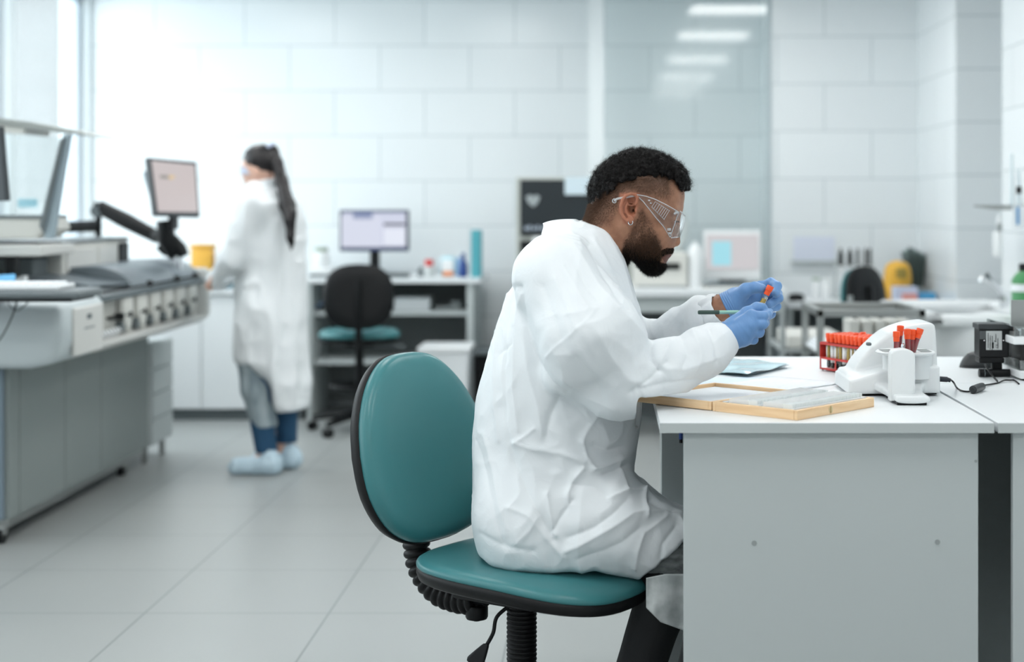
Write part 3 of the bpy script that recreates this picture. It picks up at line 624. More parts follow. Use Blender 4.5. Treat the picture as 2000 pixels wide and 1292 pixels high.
for k, (px, hh, lb) in enumerate(((1594,.13,'white cylinder jar with green-grey top, left of two'), (1613,.125,'white cylinder jar, right of the one with the green-grey top'))):
    bottle('jar', lb+' on the right counter', 'jar', on(px, 9.35, cz2), .027, hh, M['white'], mat('jar_lid_%s' % 'ab'[k], srgb(160,176,160) if k == 0 else srgb(226,230,230), .5), .9, .12)
t = thing('pipette_stand', 'rack of pipettes with black handles on the right counter', 'pipette stand', on(1665, 9.45, cz2))
b = MB(); b.box(on(1628, 9.4, cz2), on(1705, 9.5, cz2+.015), .004); b.box(on(1628, 9.44, cz2+.19), on(1705, 9.47, cz2+.205), .003); b.cyl(on(1632,9.455,cz2), on(1632,9.455,cz2+.2), .006, n=8); b.cyl(on(1701,9.455,cz2), on(1701,9.455,cz2+.2), .006, n=8); b.build('rack', M['lam_side'], t, world=t.location)
for k, px in enumerate((1642, 1660, 1675, 1690, 1699)):
    pt = thing('pipette', 'pipette with black handle hanging in the rack, %s' % ('leftmost', 'second from left', 'middle one', 'second from right', 'rightmost')[k], 'pipette', on(px, 9.43, cz2+.07), 0, 'pipettes in the rack on the right counter')
    b = MB(); b.lathe([(.003,0),(.006,.05),(.009,.10),(.011,.13)], n=12); b.build('shaft', M['white'], pt, smooth=True)
    rr = .016 if k < 2 else .010
    b = MB(); b.lathe([(.010,.13),(rr,.14),(rr,.20),(.010,.215),(.006,.235)], n=12); b.build('handle', M['black'], pt, smooth=True)
bk = mat('yellow_bag', srgb(228,176,66), .55)
t = thing('plastic_bag', 'bulging yellow plastic bag on the right counter', 'bag', on(1752, 9.35, cz2))
b = MB()
def bagf(u, v):
    a = u*2*math.pi; r_ = (.062+.02*math.sin(v*3.1))*(1+.07*math.sin(5*a+v*3)+.04*math.sin(11*a))
    rr = r_*(1 if v < .8 else math.sqrt(max(0, 1-((v-.8)/.2)**2))) * (1 if v > .05 else .9)
    return Vector((rr*math.cos(a), rr*math.sin(a)*.8, v*.235))
b.grid(bagf, 48, 22, cu=True); b.build('bag', bk, t, smooth=True)
b = MB(); b.box((-.02, -.084, .13), (.045, -.070, .19), .005); b.build('dark_print', mat('bag_print', srgb(150,130,60), .5), t)
t = thing('box', 'lavender box beside the yellow bag on the right counter', 'box', on(1768, 9.2, cz2)); b = MB(); b.box(on(1747, 9.15, cz2), on(1786, 9.25, cz2+.085), .004); b.build('body', mat('lavender_card', srgb(196,206,226), .6), t, world=t.location)
t = thing('box', 'pink box in front of the lavender box', 'box', on(1777, 9.12, cz2)); b = MB(); b.box(on(1764, 9.1, cz2), on(1790, 9.14, cz2+.045), .004); b.build('body', mat('pink_card', srgb(226,152,142), .6), t, world=t.location)
t = thing('box', 'blue box at the right end beside the pink one', 'box', on(1806, 9.2, cz2)); b = MB(); b.box(on(1793, 9.15, cz2), on(1822, 9.25, cz2+.05), .008); b.build('body', mat('mid_blue_plastic', srgb(70,150,196), .5), t, world=t.location)
t = thing('file_holder', 'holder with a fan of grey-green files on the right counter', 'file holder', on(1795, 9.5, cz2))
b = MB(); b.box(on(1776, 9.45, cz2), on(1806, 9.6, cz2+.06), .004); b.build('holder', M['greyp'], t, world=t.location)
fm = mat('grey_green_file', srgb(130,158,152), .6); fm2 = mat('dark_grey_file', srgb(92,104,104), .6)
for k in range(7):
    q = on(1784+k*2.8, 9.47+.015*k, cz2+.01); an_ = (k-3)*.05-.05
    b = MB(); b.box((-.0012, 0, 0), (.0012, .12, .30-.012*abs(k-2)), .0008); o = b.build('file', fm if k % 2 else fm2); o.location = q; o.rotation_euler = (0, an_, 0)
    tag(o, 'thin grey-green file standing in the holder on the right counter', 'file', 'files in the holder on the right counter')
star_chair('dark-backed chair with teal seat behind the steel trolley', on(1612, 8.35, 0), R(48), .60, .37, .39)
# stainless trolley in front
t = thing('steel_trolley', 'stainless steel trolley frame with a raised rail behind the desk', 'trolley', (1.1, 6.9, 0))
tl = t.location
zt1 = .90; ya, yb = 6.35, 6.83
xa, xb = on(1602, ya, 0).x, on(1800, ya, 0).x
xa2, xb2 = xa, xb
for (x, y) in ((xa, ya), (xb, ya), (xa, yb), (xb, yb)):
    b = MB(); b.box((x-.014, y-.014, .06), (x+.014, y+.014, zt1), .003); b.build('leg', M['steel'], t, world=tl)
    b = MB(); b.cyl((x-.012, y, .03), (x+.012, y, .03), .03, n=14); b.build('caster', M['black'], t, smooth=True, world=tl)
b = MB(); b.box((xa-.014, ya-.014, zt1-.03), (xb+.014, ya+.014, zt1), .003); b.box((xa-.014, yb-.014, zt1-.03), (xb+.014, yb+.014, zt1), .003)
b.box((xa-.014, ya, zt1-.03), (xa+.014, yb, zt1), .003); b.box((xb-.014, ya, zt1-.03), (xb+.014, yb, zt1), .003); b.build('top_frame', M['steel'], t, world=tl)
b = MB(); b.box((xa, ya, .70), (xb, yb, .715), .003); b.build('shelf', M['steel'], t, world=tl)
for k in range(5):
    o = MB(); q = Vector((xa+.14+.055*k, ya+.12, .7155)); o.box(q, q+Vector((.04, .18, .13)), .004)
    tag(o.build('file_box', M['offwhite'], world=q), 'off-white upright box on the trolley shelf, %s in its row' % ('leftmost', 'second from left', 'middle one', 'second from right', 'rightmost')[k], 'box', 'upright boxes on the trolley shelf')
b = MB()
for k in range(4): b.box((xa+.01*k-.1+.1, ya+.04+.02*k, .716+.008*k), (xa+.13, ya+.5, .723+.008*k), .001)
tag(b.build('paper_stack', M['paper'], world=(xa+.1, ya+.2, .716)), 'stack of white paper on the trolley shelf', 'paper', kind='stuff')
# second, darker stand at the left of the trolley
t = thing('instrument_stand', 'grey metal stand with trays between desk and dark chair', 'stand', (.9, 7.7, 0)); tl = t.location
xa, xb, ya, yb = on(1530, 7.4, 0).x, on(1700, 7.4, 0).x, 7.42, 8.0
for (x, y) in ((xa, ya), (xb, ya), (xa, yb), (xb, yb)):
    b = MB(); b.cyl((x, y, 0), (x, y, .86), .013, n=12); b.build('leg', M['greyp'], t, smooth=True, world=tl)
for z in (.845, .62, .35):
    b = MB(); b.box((xa-.01, ya-.01, z), (xb+.01, ya+.02, z+.018), .004); b.box((xa-.01, yb-.02, z), (xb+.01, yb+.01, z+.018), .004); b.box((xa-.01, ya, z), (xa+.02, yb, z+.018), .004); b.box((xb-.02, ya, z), (xb+.01, yb, z+.018), .004)
    if z < .8: b.box((xa, ya, z+.002), (xb, yb, z+.010)); b.build('shelf', M['steel'] if z > .8 else M['greyp'], t, world=tl)
b = MB(); b.box((xa+.03, ya+.05, .6385), (xa+.3, yb-.05, .70), .008); tag(b.build('tray', M['offwhite'], world=(xa+.1, ya+.2, .638)), 'off-white tray on the middle shelf of the grey stand', 'tray')
# ---------------------------------------------------------------- sink in the right corner
t = thing('sink', 'large white ceramic sink basin with sloping front in the right corner', 'sink', (1.5, 6.9, 0)); tl = t.location
zr = .865; yk0, yk1 = 6.5, 7.62
b = MB()
x0s, x1s = on(1818, yk0, 0).x, 1.96
# rim ring with basin
def rr(t_, inset, z):
    pass
b.box((x0s-.02, yk0, zr-.05), (x1s, yk0+.10, zr), .02, seg=3); b.box((x0s-.02, yk1-.1, zr-.05), (x1s, yk1, zr), .02, seg=3)
b.box((x0s-.02, yk0, zr-.05), (x0s+.07, yk1, zr), .02, seg=3); b.box((x1s-.09, yk0, zr-.05), (x1s, yk1, zr), .02, seg=3)
b.build('rim', M['white'], t, smooth=True, world=tl)
b = MB()
def bowl(sc_):
    def f(u, v):
        a_ = 2*math.pi*u; ph = v*math.pi/2; ca, sa = math.cos(a_), math.sin(a_)
        cx_, cy_ = (x0s+x1s)/2, (yk0+yk1)/2; rx, ry = (x1s-x0s)/2*sc_, (yk1-yk0)/2*sc_
        r_ = math.cos(ph)**.55
        return Vector((cx_+rx*abs(ca)**.7*(1 if ca > 0 else -1)*r_, cy_+ry*abs(sa)**.7*(1 if sa > 0 else -1)*r_, zr-.045-.33*sc_*math.sin(ph)))
    return f
b.grid(bowl(.985), 56, 16, cu=True); b.grid(bowl(.90), 56, 16, cu=True); b.build('basin', M['white'], t, smooth=True, world=tl, auto=180)
b = MB(); b.box((x0s+.16, yk0+.40, 0), (x1s-.1, yk1-.3, zr-.34), .03); b.build('pedestal', M['lam_side'], t, world=tl)
b = MB(); b.box((1.50, 7.64, .725), (1.98, 8.75, .755), .005); tag(b.build('worktop', M['white'], world=(1.7, 8.2, .725)), 'white ledge running back behind the sink', 'worktop')
t2 = thing('ledge_cabinet', 'white low cabinet carrying the ledge behind the sink', 'cabinet', (1.6, 8.5, 0))
b = MB(); b.box((1.60, 7.9, 0), (1.97, 8.74, .725), .003); b.build('carcass', M['lam_side'], t2, world=t2.location)
fa = thing('faucet', 'chrome swan-neck faucet at the right corner sink', 'faucet', P(1962, 596, 7.0))
b = MB(); b.tube(catmull([P(1962,600,7.0), P(1960,580,7.0), P(1945,560,7.0), P(1925,545,7.0), P(1918,543,7.0), P(1916,550,7.0)], 6), .011, 10); b.build('spout', M['chrome'], fa, smooth=True, world=fa.location)
b = MB(); b.tube([P(1962,585,7.0), P(1950,560,7.05)], .012, 10); b.cyl(P(1962,600,7.0), P(1962,578,7.0), .022, n=14); b.build('body', M['chrome'], fa, smooth=True, world=fa.location)
b = MB(); b.tube([P(1926,534,7.0), P(1936,548,7.0)], [.012,.006], 8); b.build('lever', M['greym'], fa, smooth=True, world=fa.location)
# wire shelf and hanging things on the right wall
ws_ = thing('wire_shelf', 'thin wire shelf fixed to the right tiled wall', 'shelf', P(1950, 405, 7.0)); wl_ = ws_.location
b = MB(); zz = P(0,402,6.9).z
for k in range(5): b.tube([(1.66+.05*k, 6.95+.1*k, zz-.004*k), (1.975, 6.95+.1*k, zz-.004*k)], .004, 6)
b.tube([(1.66, 6.95, zz), (1.86, 7.35, zz-.016)], .005, 6); b.tube([(1.97, 6.9, zz), (1.97, 7.4, zz)], .005, 6); b.build('wires', M['steel'], ws_, smooth=True, world=wl_)
dp = thing('soap_dispenser', 'white wall dispenser with small grey nozzle near the wire shelf', 'dispenser', P(1950, 500, 7.3))
b = MB(); lo, hi = bx(1946,452,1960,502,7.3,.08); b.box(lo, hi, .01); b.build('body', M['white'], dp, smooth=True, world=dp.location)
b = MB(); b.cyl(P(1952,452,7.34), P(1952,436,7.34), .012, n=12); b.build('nozzle', M['greyp'], dp, smooth=True, world=dp.location)
b = MB(); b.cyl(P(1952,436,7.34), P(1952,418,7.34), .016, .008, n=12); b.build('cap', M['white'], dp, smooth=True, world=dp.location)
cl = thing('hanging_card', 'white card with a blue mark hanging below the wire shelf', 'card', P(1990, 445, 6.9))
b = MB(); lo, hi = bx(1978,402,2010,446,6.9,.006); b.box(lo, hi); b.build('card', M['paper'], cl, world=cl.location)
b = MB(); lo, hi = bx(1986,404,1991,438,6.893,.003); b.box(lo, hi, .004); b.build('blue_mark', blu, cl, world=cl.location)
gl = mat('clear_tube_plastic', srgb(214,226,230), .15)
for k, (px, y0_, y1_) in enumerate(((1976, 300, 401), (1990, 330, 401))):
    o = MB(); o.cyl(P(px, y1_, 6.95), P(px, y0_, 6.95), .010, .007, n=12); pip_ = tag(o.build('pipette', gl, smooth=True, world=P(px, y1_, 6.95)), ('long clear pipette upright on the wire shelf', 'short clear pipette beside the long one on the wire shelf')[k], 'pipette')
b = MB(); b.cyl(P(1990,378,6.95), P(1990,364,6.95), .0125, n=12); b.build('stopper', M['black'], pip_, smooth=True, world=P(1990,401,6.95))
gb = bottle('bottle', 'green bottle with pale label beside the right corner sink', 'bottle', on(2002, 6.45, .865), .055, .22, mat('green_plastic', srgb(64,138,84), .35), M['black'], .45, .14)
b = MB(); b.lathe([(.056,.105),(.056,.135)], n=24); b.build('label', M['paper'], gb, smooth=True)
# ---------------------------------------------------------------- work tables
DZ = .88
def table(name, label, x0, x1, y0, y1, ins_l=.05, ins_r=.028, near=True):
    t = thing(name, label, 'table', ((x0+x1)/2, (y0+y1)/2, 0)); tl = t.location
    b = MB(); b.box((x0, y0, DZ-.021), (x1, y1, DZ), .0012); b.build('table_top', M['lam'], t, world=tl)
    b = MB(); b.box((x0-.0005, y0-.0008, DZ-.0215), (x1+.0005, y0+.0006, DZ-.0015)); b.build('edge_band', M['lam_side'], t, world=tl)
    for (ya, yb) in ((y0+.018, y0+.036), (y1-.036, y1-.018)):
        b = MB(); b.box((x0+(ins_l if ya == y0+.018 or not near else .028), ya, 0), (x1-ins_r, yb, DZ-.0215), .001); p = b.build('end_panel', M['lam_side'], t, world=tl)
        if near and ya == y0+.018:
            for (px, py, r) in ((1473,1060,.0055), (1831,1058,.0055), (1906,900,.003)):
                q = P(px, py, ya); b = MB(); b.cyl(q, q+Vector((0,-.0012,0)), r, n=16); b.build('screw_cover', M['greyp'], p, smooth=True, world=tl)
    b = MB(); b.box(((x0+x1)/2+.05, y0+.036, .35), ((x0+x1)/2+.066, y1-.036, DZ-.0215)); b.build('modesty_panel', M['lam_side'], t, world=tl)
    return t
table('work_table', 'white-topped work table the seated man leans on, nearest one', .115, .803, 3.196, 3.902)
table('work_table', 'white-topped work table directly behind the nearest one, under the red tube rack', .115, .803, 3.908, 4.585, near=False)
table('work_table', 'white-topped work table at the right edge, nearest of the right pair', .812, 1.52, 3.196, 3.902, .035, near=False)
table('work_table', 'white-topped work table under the mouse, at the right behind the joint', .812, 1.52, 3.908, 4.585, near=False)
b = MB(); b.cyl((.168, 3.40, .83), (.168, 3.40, .858), .004, n=10); b.cur = 1; b.cyl((.168,3.40,.815), (.168,3.40,.83), .0045, n=10); b.cur = 2; b.cyl((.168,3.40,.807), (.168,3.40,.815), .004, n=10)
tag(b.build('cable_end', [M['white'], M['navy'], M['black']], smooth=True, world=(.168,3.4,.858)), 'short white lead with blue and black end hanging under the near table top', 'cable')
# ---------------------------------------------------------------- wooden slide box, lid folded open
N_ = Vector((.401, 3.224, DZ)); U_ = Vector((.199, .221, 0)).normalized(); V_ = Vector((-U_.y, U_.x, 0)); LU, LV = .297, .223
sb = thing('slide_box', 'light wooden microscope slide box lying open on the near table', 'slide box', N_)
def sbm(u, v, z): return N_+U_*u+V_*v+Vector((0,0,z))
Mx = Matrix(((U_.x, V_.x, 0, N_.x), (U_.y, V_.y, 0, N_.y), (0,0,1,N_.z), (0,0,0,1)))
h = .021; tk = .008
b = MB()
for lo, hi in (((0,0,0), (LU,tk,h)), ((0,LV-tk,0), (LU,LV,h)), ((0,tk,0), (tk,LV-tk,h)), ((LU-tk,tk,0), (LU,LV-tk,h))): b.box(lo, hi, .0012, Mx)
b.box((tk,tk,0), (LU-tk,LV-tk,.003), 0, Mx); b.build('wooden_frame', M['wood'], sb, world=N_)
b = MB()
for k in range(3): b.box((tk+.002, .018+k*.0905-.004, .003), (LU-tk-.002, .018+k*.0905+.004, .022), 0, Mx)
b.box((tk, tk, .003), (LU-tk, LV-tk, .006), 0, Mx); b.build('slotted_rack', M['white'], sb, world=N_)
LID = Matrix.Translation((0, 0, .0035))
b = MB(); v0 = LV+.003; v1 = 2*LV+.003
for lo, hi in (((0,v0,0), (LU,v0+tk,.0165)), ((0,v1-tk,0), (LU,v1,.0165)), ((0,v0+tk,0), (tk,v1-tk,.0165)), ((LU-tk,v0+tk,0), (LU,v1-tk,.0165))): b.box(lo, hi, .0012, LID @ Mx)
b.box((0, v0, -.002), (LU, v1, .0015), .0008, LID @ Mx); ld = b.build('lid', M['wood'], sb, world=N_)
b = MB(); b.box((tk+.001, v0+tk+.001, .0015), (LU-tk-.001, v1-tk-.001, .008), 0, LID @ Mx); b.build('lid_paper', M['paper'], ld, world=N_)
b = MB(); b.lathe([(.0, -.0006), (.0065, -.0006), (.0075, .0006), (.0, .0012)], Mx @ Matrix.Translation((LU*.42, 0, .011)) @ Matrix.Rotation(R(90), 4, 'X'), n=20)
b.box((LU*.42-.002, -.003, .004), (LU*.42+.002, 0, .019), .001, Mx); b.build('clasp', mat('brass_clasp', srgb(206,190,150), .3, metal=.8), sb, smooth=True, world=N_)
sm = mat('slide_glass', srgb(250,252,252), .35, alpha=.32)
proto = None; nS = 44
for row in range(2):
    for k in range(nS):
        u = .012+k*(LU-.026)/nS; q = sbm(u, .020+row*.0905, .004)
        if proto is None:
            b = MB(); b.box((0, 0, 0), (.0011, .076, .026)); s_ = b.build('glass_slide', sm); s_.location = q
            b = MB(); b.box((-.0001, -.0002, 0), (.0012, .024, .0262)); b.build('frosted_end', mat('frosted_white', srgb(232,238,238), .5), s_); s_.rotation_euler = (0, 0, math.atan2(U_.y, U_.x)); proto = s_
        else: s_ = copy_tree(proto); s_.location = q
        tag(s_, 'clear glass slide upright in the %s row of the open wooden slide box' % ('near', 'far')[row], 'glass slide', 'glass slides in the %s row of the wooden box' % ('near', 'far')[row])
# ---------------------------------------------------------------- papers
lined = mat('printed_form', srgb(238,241,244), .65)
nt, p = nodes(lined); tc = nt.nodes.new('ShaderNodeTexCoord'); br = nt.nodes.new('ShaderNodeTexBrick'); br.inputs['Scale'].default_value = 1; br.inputs['Brick Width'].default_value = .07; br.inputs['Row Height'].default_value = .011; br.inputs['Mortar Size'].default_value = .0004
br.inputs['Color1'].default_value = srgb(238,241,244); br.inputs['Color2'].default_value = srgb(232,236,240); br.inputs['Mortar'].default_value = srgb(168,172,180); nt.links.new(tc.outputs['Object'], br.inputs['Vector']); nt.links.new(br.outputs[0], p.inputs[0])
def sheet(name, label, c, ang, w_, h_, m, z, curl=0, cat='paper'):
    b = MB(); b.grid(lambda u, v: ((u-.5)*w_, (v-.5)*h_, curl*(abs(u-.5)*2)**3), 9, 9)
    o = b.build(name, m, smooth=True, solid=.0005); o.location = (c[0], c[1], z); o.rotation_euler = (0, 0, R(ang)); return tag(o, label, cat)
sheet('printed_form', 'white printed form behind the open slide box', (.425, 3.86), 47, .297, .21, lined, DZ+.0012, .001)
sheet('paper_sheet', 'plain pale sheet partly under the printed form and the man\'s sleeve', (.32, 3.92), 12, .297, .21, mat('bluish_paper', srgb(214,228,240), .5), DZ+.0006)
# blue glossy packet
pk = mat('blue_packet', srgb(190,222,232), .14, spec=.6, coat=.4)
b = MB(); Cn = [Vector((.372,4.02,0)), Vector((.512,4.27,0)), Vector((.37,4.50,0)), Vector((.20,4.20,0))]
def pkf(s):
    def f(u, v):
        q = lerp(lerp(Cn[0], Cn[1], u), lerp(Cn[3], Cn[2], u), v)
        e = max(0., min(u, 1-u, v, 1-v)*2)**.5
        return Vector((q.x, q.y, DZ+.004+.006*(1-v)*(1 if s > 0 else .6)+(s*.007*e)+(.0028*math.sin(9*u+4*v)*math.sin(7*v+1) if s > 0 else 0)+.008*max(0, .3-abs(u))*0))
    return f
b.grid(pkf(1), 28, 28); b.grid(pkf(-.35), 28, 28); b.v = [Vector((q.x, q.y, max(q.z, DZ+.0008))) for q in b.v]
tag(b.build('plastic_packet', pk, smooth=True, world=(.37, 4.25, DZ)), 'glossy pale blue plastic packet lying on the table behind the gloved hand', 'packet')
# ---------------------------------------------------------------- red tube rack
M['rackred'] = mat('rack_red', srgb(196,56,48), .4)
A_ = Vector((.584, 4.203, DZ)); U2 = Vector((.452, -.892, 0)).normalized(); V2 = Vector((-U2.y, U2.x, 0)); PT = .0180
nL, nW = 10, 5; RL = nL*PT+.026; RW = nW*PT+.008
Mr = Matrix(((U2.x, V2.x, 0, A_.x), (U2.y, V2.y, 0, A_.y), (0,0,1,A_.z), (0,0,0,1)))
rk = thing('tube_rack', 'red metal test tube rack filled with orange-capped tubes', 'tube rack', A_)
def hole_sheet(z0, z1):
    b = MB()
    for j in range(nW+1):
        y = .004+j*PT; b.box((0, y-.0022 if j else 0, z0), (RL, y+.0022 if j < nW else RW, z1), 0, Mr)
    for i in range(nL+1):
        x = .016+i*PT; b.box((x-.0022 if i else 0, .004, z0), (x+.0022 if i < nL else RL, RW-.004, z1), 0, Mr)
    b.box((0, 0, z0-.004), (RL, .0018, z1+.001), 0, Mr); b.box((0, RW-.0018, z0-.004), (RL, RW, z1+.001), 0, Mr)
    return b
hole_sheet(.0755, .077).build('top_grid', M['rackred'], rk, world=A_)
hole_sheet(.0365, .0375).build('middle_grid', M['rackred'], rk, world=A_)
b = MB(); b.box((0, 0, .004), (RL, RW, .0065), 0, Mr); b.box((0,0,.004), (RL,.0018,.009), 0, Mr); b.build('bottom_tray', M['rackred'], rk, world=A_)
for x in (0, RL-.0018):
    b = MB(); b.box((x, 0, .036), (x+.0018, RW, .078), 0, Mr); b.box((x, 0, .004), (x+.0018, .004, .04), 0, Mr); b.box((x, RW-.004, .004), (x+.0018, RW, .04), 0, Mr); b.build('end_plate', M['rackred'], rk, world=A_)
for i in (4, 8):
    b = MB(); x = .014+PT*i-PT*.9; b.box((x, 0, .006), (x+.004, .002, .037), 0, Mr); b.build('upright', M['rackred'], rk, world=A_)
b = MB()
for (x, y) in ((.006,.006), (RL-.006,.006), (.006,RW-.006), (RL-.006,RW-.006)): b.cyl(Mr @ Vector((x,y,0)), Mr @ Vector((x,y,.005)), .0022, n=8)
b.build('feet', M['black'], rk, world=A_)
tube_gl = thin_glass('tube_plastic', (.96,.98,.98), .03, .05)
M['serum'] = mat('yellow_serum', srgb(206,168,62), .3); M['blood'] = mat('dark_blood', srgb(28,14,14), .25); M['redblood'] = mat('red_blood', srgb(150,24,34), .25)
lab = mat('tube_label', srgb(232,234,232), .6)
def make_tube(fill):
    t = bpy.data.objects.new('blood_tube', None); COL.objects.link(t)
    b = MB(); b.lathe([(.0, 0), (.0045, .0006), (.0064, .005), (.0066, .078), (.0060, .078), (.0058, .006), (.0, .002)], n=14); b.build('tube', tube_gl, t, smooth=True)
    b = MB(); b.lathe([(.0, .072), (.0068, .072), (.0072, .076), (.0072, .082), (.0082, .083), (.0084, .093), (.0080, .0950), (.0050, .0955), (.0048, .094), (0, .094)], n=14); b.build('cap', M['orange'], t, smooth=True, auto=35)
    if fill == 'serum':
        b = MB(); b.lathe([(0,.0025),(.004,.003),(.0056,.006),(.0057,.030),(0,.030)], n=12); b.build('blood', M['blood'], t, smooth=True)
        b = MB(); b.lathe([(0,.0301),(.0057,.0301),(.0057,.062),(0,.062)], n=12); b.build('serum', M['serum'], t, smooth=True)
    else:
        b = MB(); b.lathe([(0,.0025),(.004,.003),(.0056,.006),(.0060,.0715),(0,.0715)], n=12); b.build('blood', M['redblood'], t, smooth=True)
    b = MB(); n = 6; vs = []
    for i in range(n+1):
        a = -1.1+2.2*i/n
        for z in (.018, .068): vs.append((.0068*math.cos(a), .0068*math.sin(a), z))
    b.add(vs, [(2*i, 2*i+2, 2*i+3, 2*i+1) for i in range(n)]); lb = b.build('label', lab, t, smooth=True, solid=.0002)
    b = MB()
    for k in range(7): 
        z = .024+k*.005; a0, a1 = -.5, .2+.2*((k*7)%3)
        b.add([(.00705*math.cos(a), .00705*math.sin(a), zz) for a in (a0, a1) for zz in (z, z+.0016)], [(0,2,3,1)])
    b.add([(.00705*math.cos(a), .00705*math.sin(a), zz) for a in (.75, 1.0) for zz in (.060, .065)], [(0,2,3,1)])
    b.build('label_print', M['black'], lb)
    return t
tp = make_tube('serum'); first = True
ordn = ('first','second','third','fourth','fifth','sixth','seventh','eighth','ninth','tenth')
rown = ('front', 'second', 'third', 'fourth', 'rear')
random.seed(5)
base_a = math.atan2(-V2.y, -V2.x)
for j in range(nW):
    for i in range(nL):
        t = tp if first else copy_tree(tp); first = False
        q = Mr @ Vector((.016+PT*(i+.5), .004+PT*(j+.5), .0072 if not (i, j) == (5, 4) else .0072)); 
        if (i, j) in ((3,4), (4,2)): q.z += .004
        t.location = q; t.rotation_euler = (random.uniform(-.02,.02), random.uniform(-.02,.02), base_a+random.choice((-1.3,-.5,.2,.7,1.1,-.9)))
        tag(t, 'orange-capped blood tube, %s from the left end in the %s row of the red rack' % (ordn[i], rown[j]), 'test tube', 'orange-capped tubes in the red rack')
# ---------------------------------------------------------------- white bench device with upright tubes
cf = thing('tube_rotator', 'white bench-top tube rotator with tall sloping hood on the near table', 'laboratory device', (.69, 3.7, DZ)); cl_ = cf.location
wp = mat('device_white', srgb(224,228,229), .3, spec=.5); 
def px_poly(pts, Y): return [(P(x, y, Y).x, P(x, y, Y).z) for x, y in pts]
hood = [(1652,752),(1652,735),(1657,722),(1664,708),(1676,692),(1694,673),(1710,658),(1726,646),(1743,638.5),(1759,633),(1776,629),(1791,627),(1803,626),(1811,627.5),(1816,632),(1818,642),(1820,680),(1822,752)]
low = [(1650,764),(1651,738),(1670,733),(1700,724),(1739,714.5),(1760,711),(1790,710),(1820,709),(1826,711),(1827,762)]
plan = [(.578,3.70),(.600,3.664),(.628,3.632),(.643,3.590),(.649,3.54),(.650,3.462),(.730,3.462),(.731,3.54),(.738,3.590),(.752,3.632),(.778,3.664),(.800,3.70),(.800,3.85),(.578,3.85)]
# front column with arched top
Yc = 3.50
col = [(1740,783),(1740,692),(1744,686),(1752,682.5),(1762,681),(1772,682),(1781,685),(1787,690),(1788,694),(1788,783)]
b = MB(); b.prism(px_poly(col, Yc), Yc, Yc+.040, 'xz', .004, seg=3); b.build('front_column', wp, cf, smooth=True, world=cl_, auto=50)
# ring plate with vents
rc = Vector((.706, 3.64, P(0,688,3.64).z))
b = MB(); b.lathe([(.0, -.004), (.060, -.004), (.068, -.001), (.069, .002), (.066, .005), (.060, .004), (0, .004)], Matrix.Translation(rc), n=48); pl = b.build('ring_plate', wp, cf, smooth=True, world=cl_, auto=60)
for s in (-1, 1):
    b = MB()
    for k in range(6): 
        b.box((rc.x+s*.044-.013, rc.y-.03+.011*k, rc.z+.004), (rc.x+s*.044+.013, rc.y-.026+.011*k, rc.z+.0055), .0006)
    b.build('vent_slots', M['greyp'], pl, world=cl_)
b = MB(); b.lathe([(.058, -.060), (.058, -.004)], Matrix.Translation(rc+Vector((.012, .03, 0))), n=40); b.build('inner_drum', wp, cf, smooth=True, world=cl_, solid=.002)
b = MB(); kq = P(1766, 676, 3.60); b.lathe([(.0,-.012),(.007,-.012),(.008,0),(.006,.006),(0,.008)], Matrix.Translation(kq), n=20); b.build('knob', M['chrome'], cf, smooth=True, world=cl_)
b = MB(); q = P(1696,671,3.73); b.box(q+Vector((-.006,-.012,-.004)), q+Vector((.006,.004,.004)), .003, None); b.build('hood_clip', M['greym'], cf, world=cl_)
# tubes held by the rotator
rt = make_tube('blood'); k = 0
for c_ in list(rt.children):
    if c_.name.startswith('label'):
        for g_ in list(c_.children): bpy.data.objects.remove(g_)
        bpy.data.objects.remove(c_)
for (px, py, tx, ty, lb, Y) in ((1751, 653, .02, -.02, 'leftmost, front one', 3.56), (1758.5, 641.5, .05, .03, 'leftmost pair, rear and tallest', 3.62), (1772, 648, -.03, .02, 'middle pair, left one', 3.58), (1782, 649, .0, .0, 'middle pair, right one', 3.60), (1796, 647, .30, .0, 'rightmost, leaning right', 3.60)):
    t = rt if k == 0 else copy_tree(rt); k += 1
    top = P(px, py, Y); e = Euler((ty, tx, base_a-1.0)); d = Euler((ty, tx, 0)).to_matrix() @ Vector((0,0,1))
    t.rotation_euler = (ty, tx, 0); t.location = top-d*.088
    tag(t, 'orange-capped tube of red blood standing in the white rotator, %s' % lb, 'test tube', 'tubes standing in the white rotator')
# ---------------------------------------------------------------- power lead
cbl = thing('power_cable', 'thin black power lead with ferrite bead leading from the white rotator', 'cable', P(1828,740,3.66))
p0 = P(1824,739,3.67); p1 = P(1857,741,3.66)
b = MB(); b.tube([p0, lerp(p0,p1,.3), lerp(p0,p1,.35), lerp(p0,p1,.8)], [.005,.005,.0065,.0065], 12); b.tube([lerp(p0,p1,.78), p1+Vector((0,0,-.002))], [.0055,.0045], 10); b.build('plug', mat('dark_plug', srgb(46,50,58), .4), cbl, smooth=True, world=cbl.location)
zc = DZ+.003
pth = [p1, P(1863,747,3.63), G(1869,757,zc), G(1880,763,zc), G(1894,764,zc), G(1905,760,zc+.004), G(1918,753,zc+.004), G(1935,750,zc), G(1950,747,zc), G(1962,742,zc+.002), G(1972,742,zc+.002), G(1981,742,zc), G(1990,749,zc)]
b = MB(); b.tube(catmull(pth, 6), .0021, 8); b.build('lead', M['black'], cbl, smooth=True, world=cbl.location)
f0, f1 = G(1899,761,DZ+.010), G(1919,754,DZ+.010)
b = MB(); d = (f1-f0); b.tube([f0, f0+d*.06, f0+d*.5, f0+d*.94, f1], [.005,.0095,.0100,.0095,.005], 16); b.build('ferrite_bead', mat('ferrite', srgb(38,42,44), .3), cbl, smooth=True, world=cbl.location)
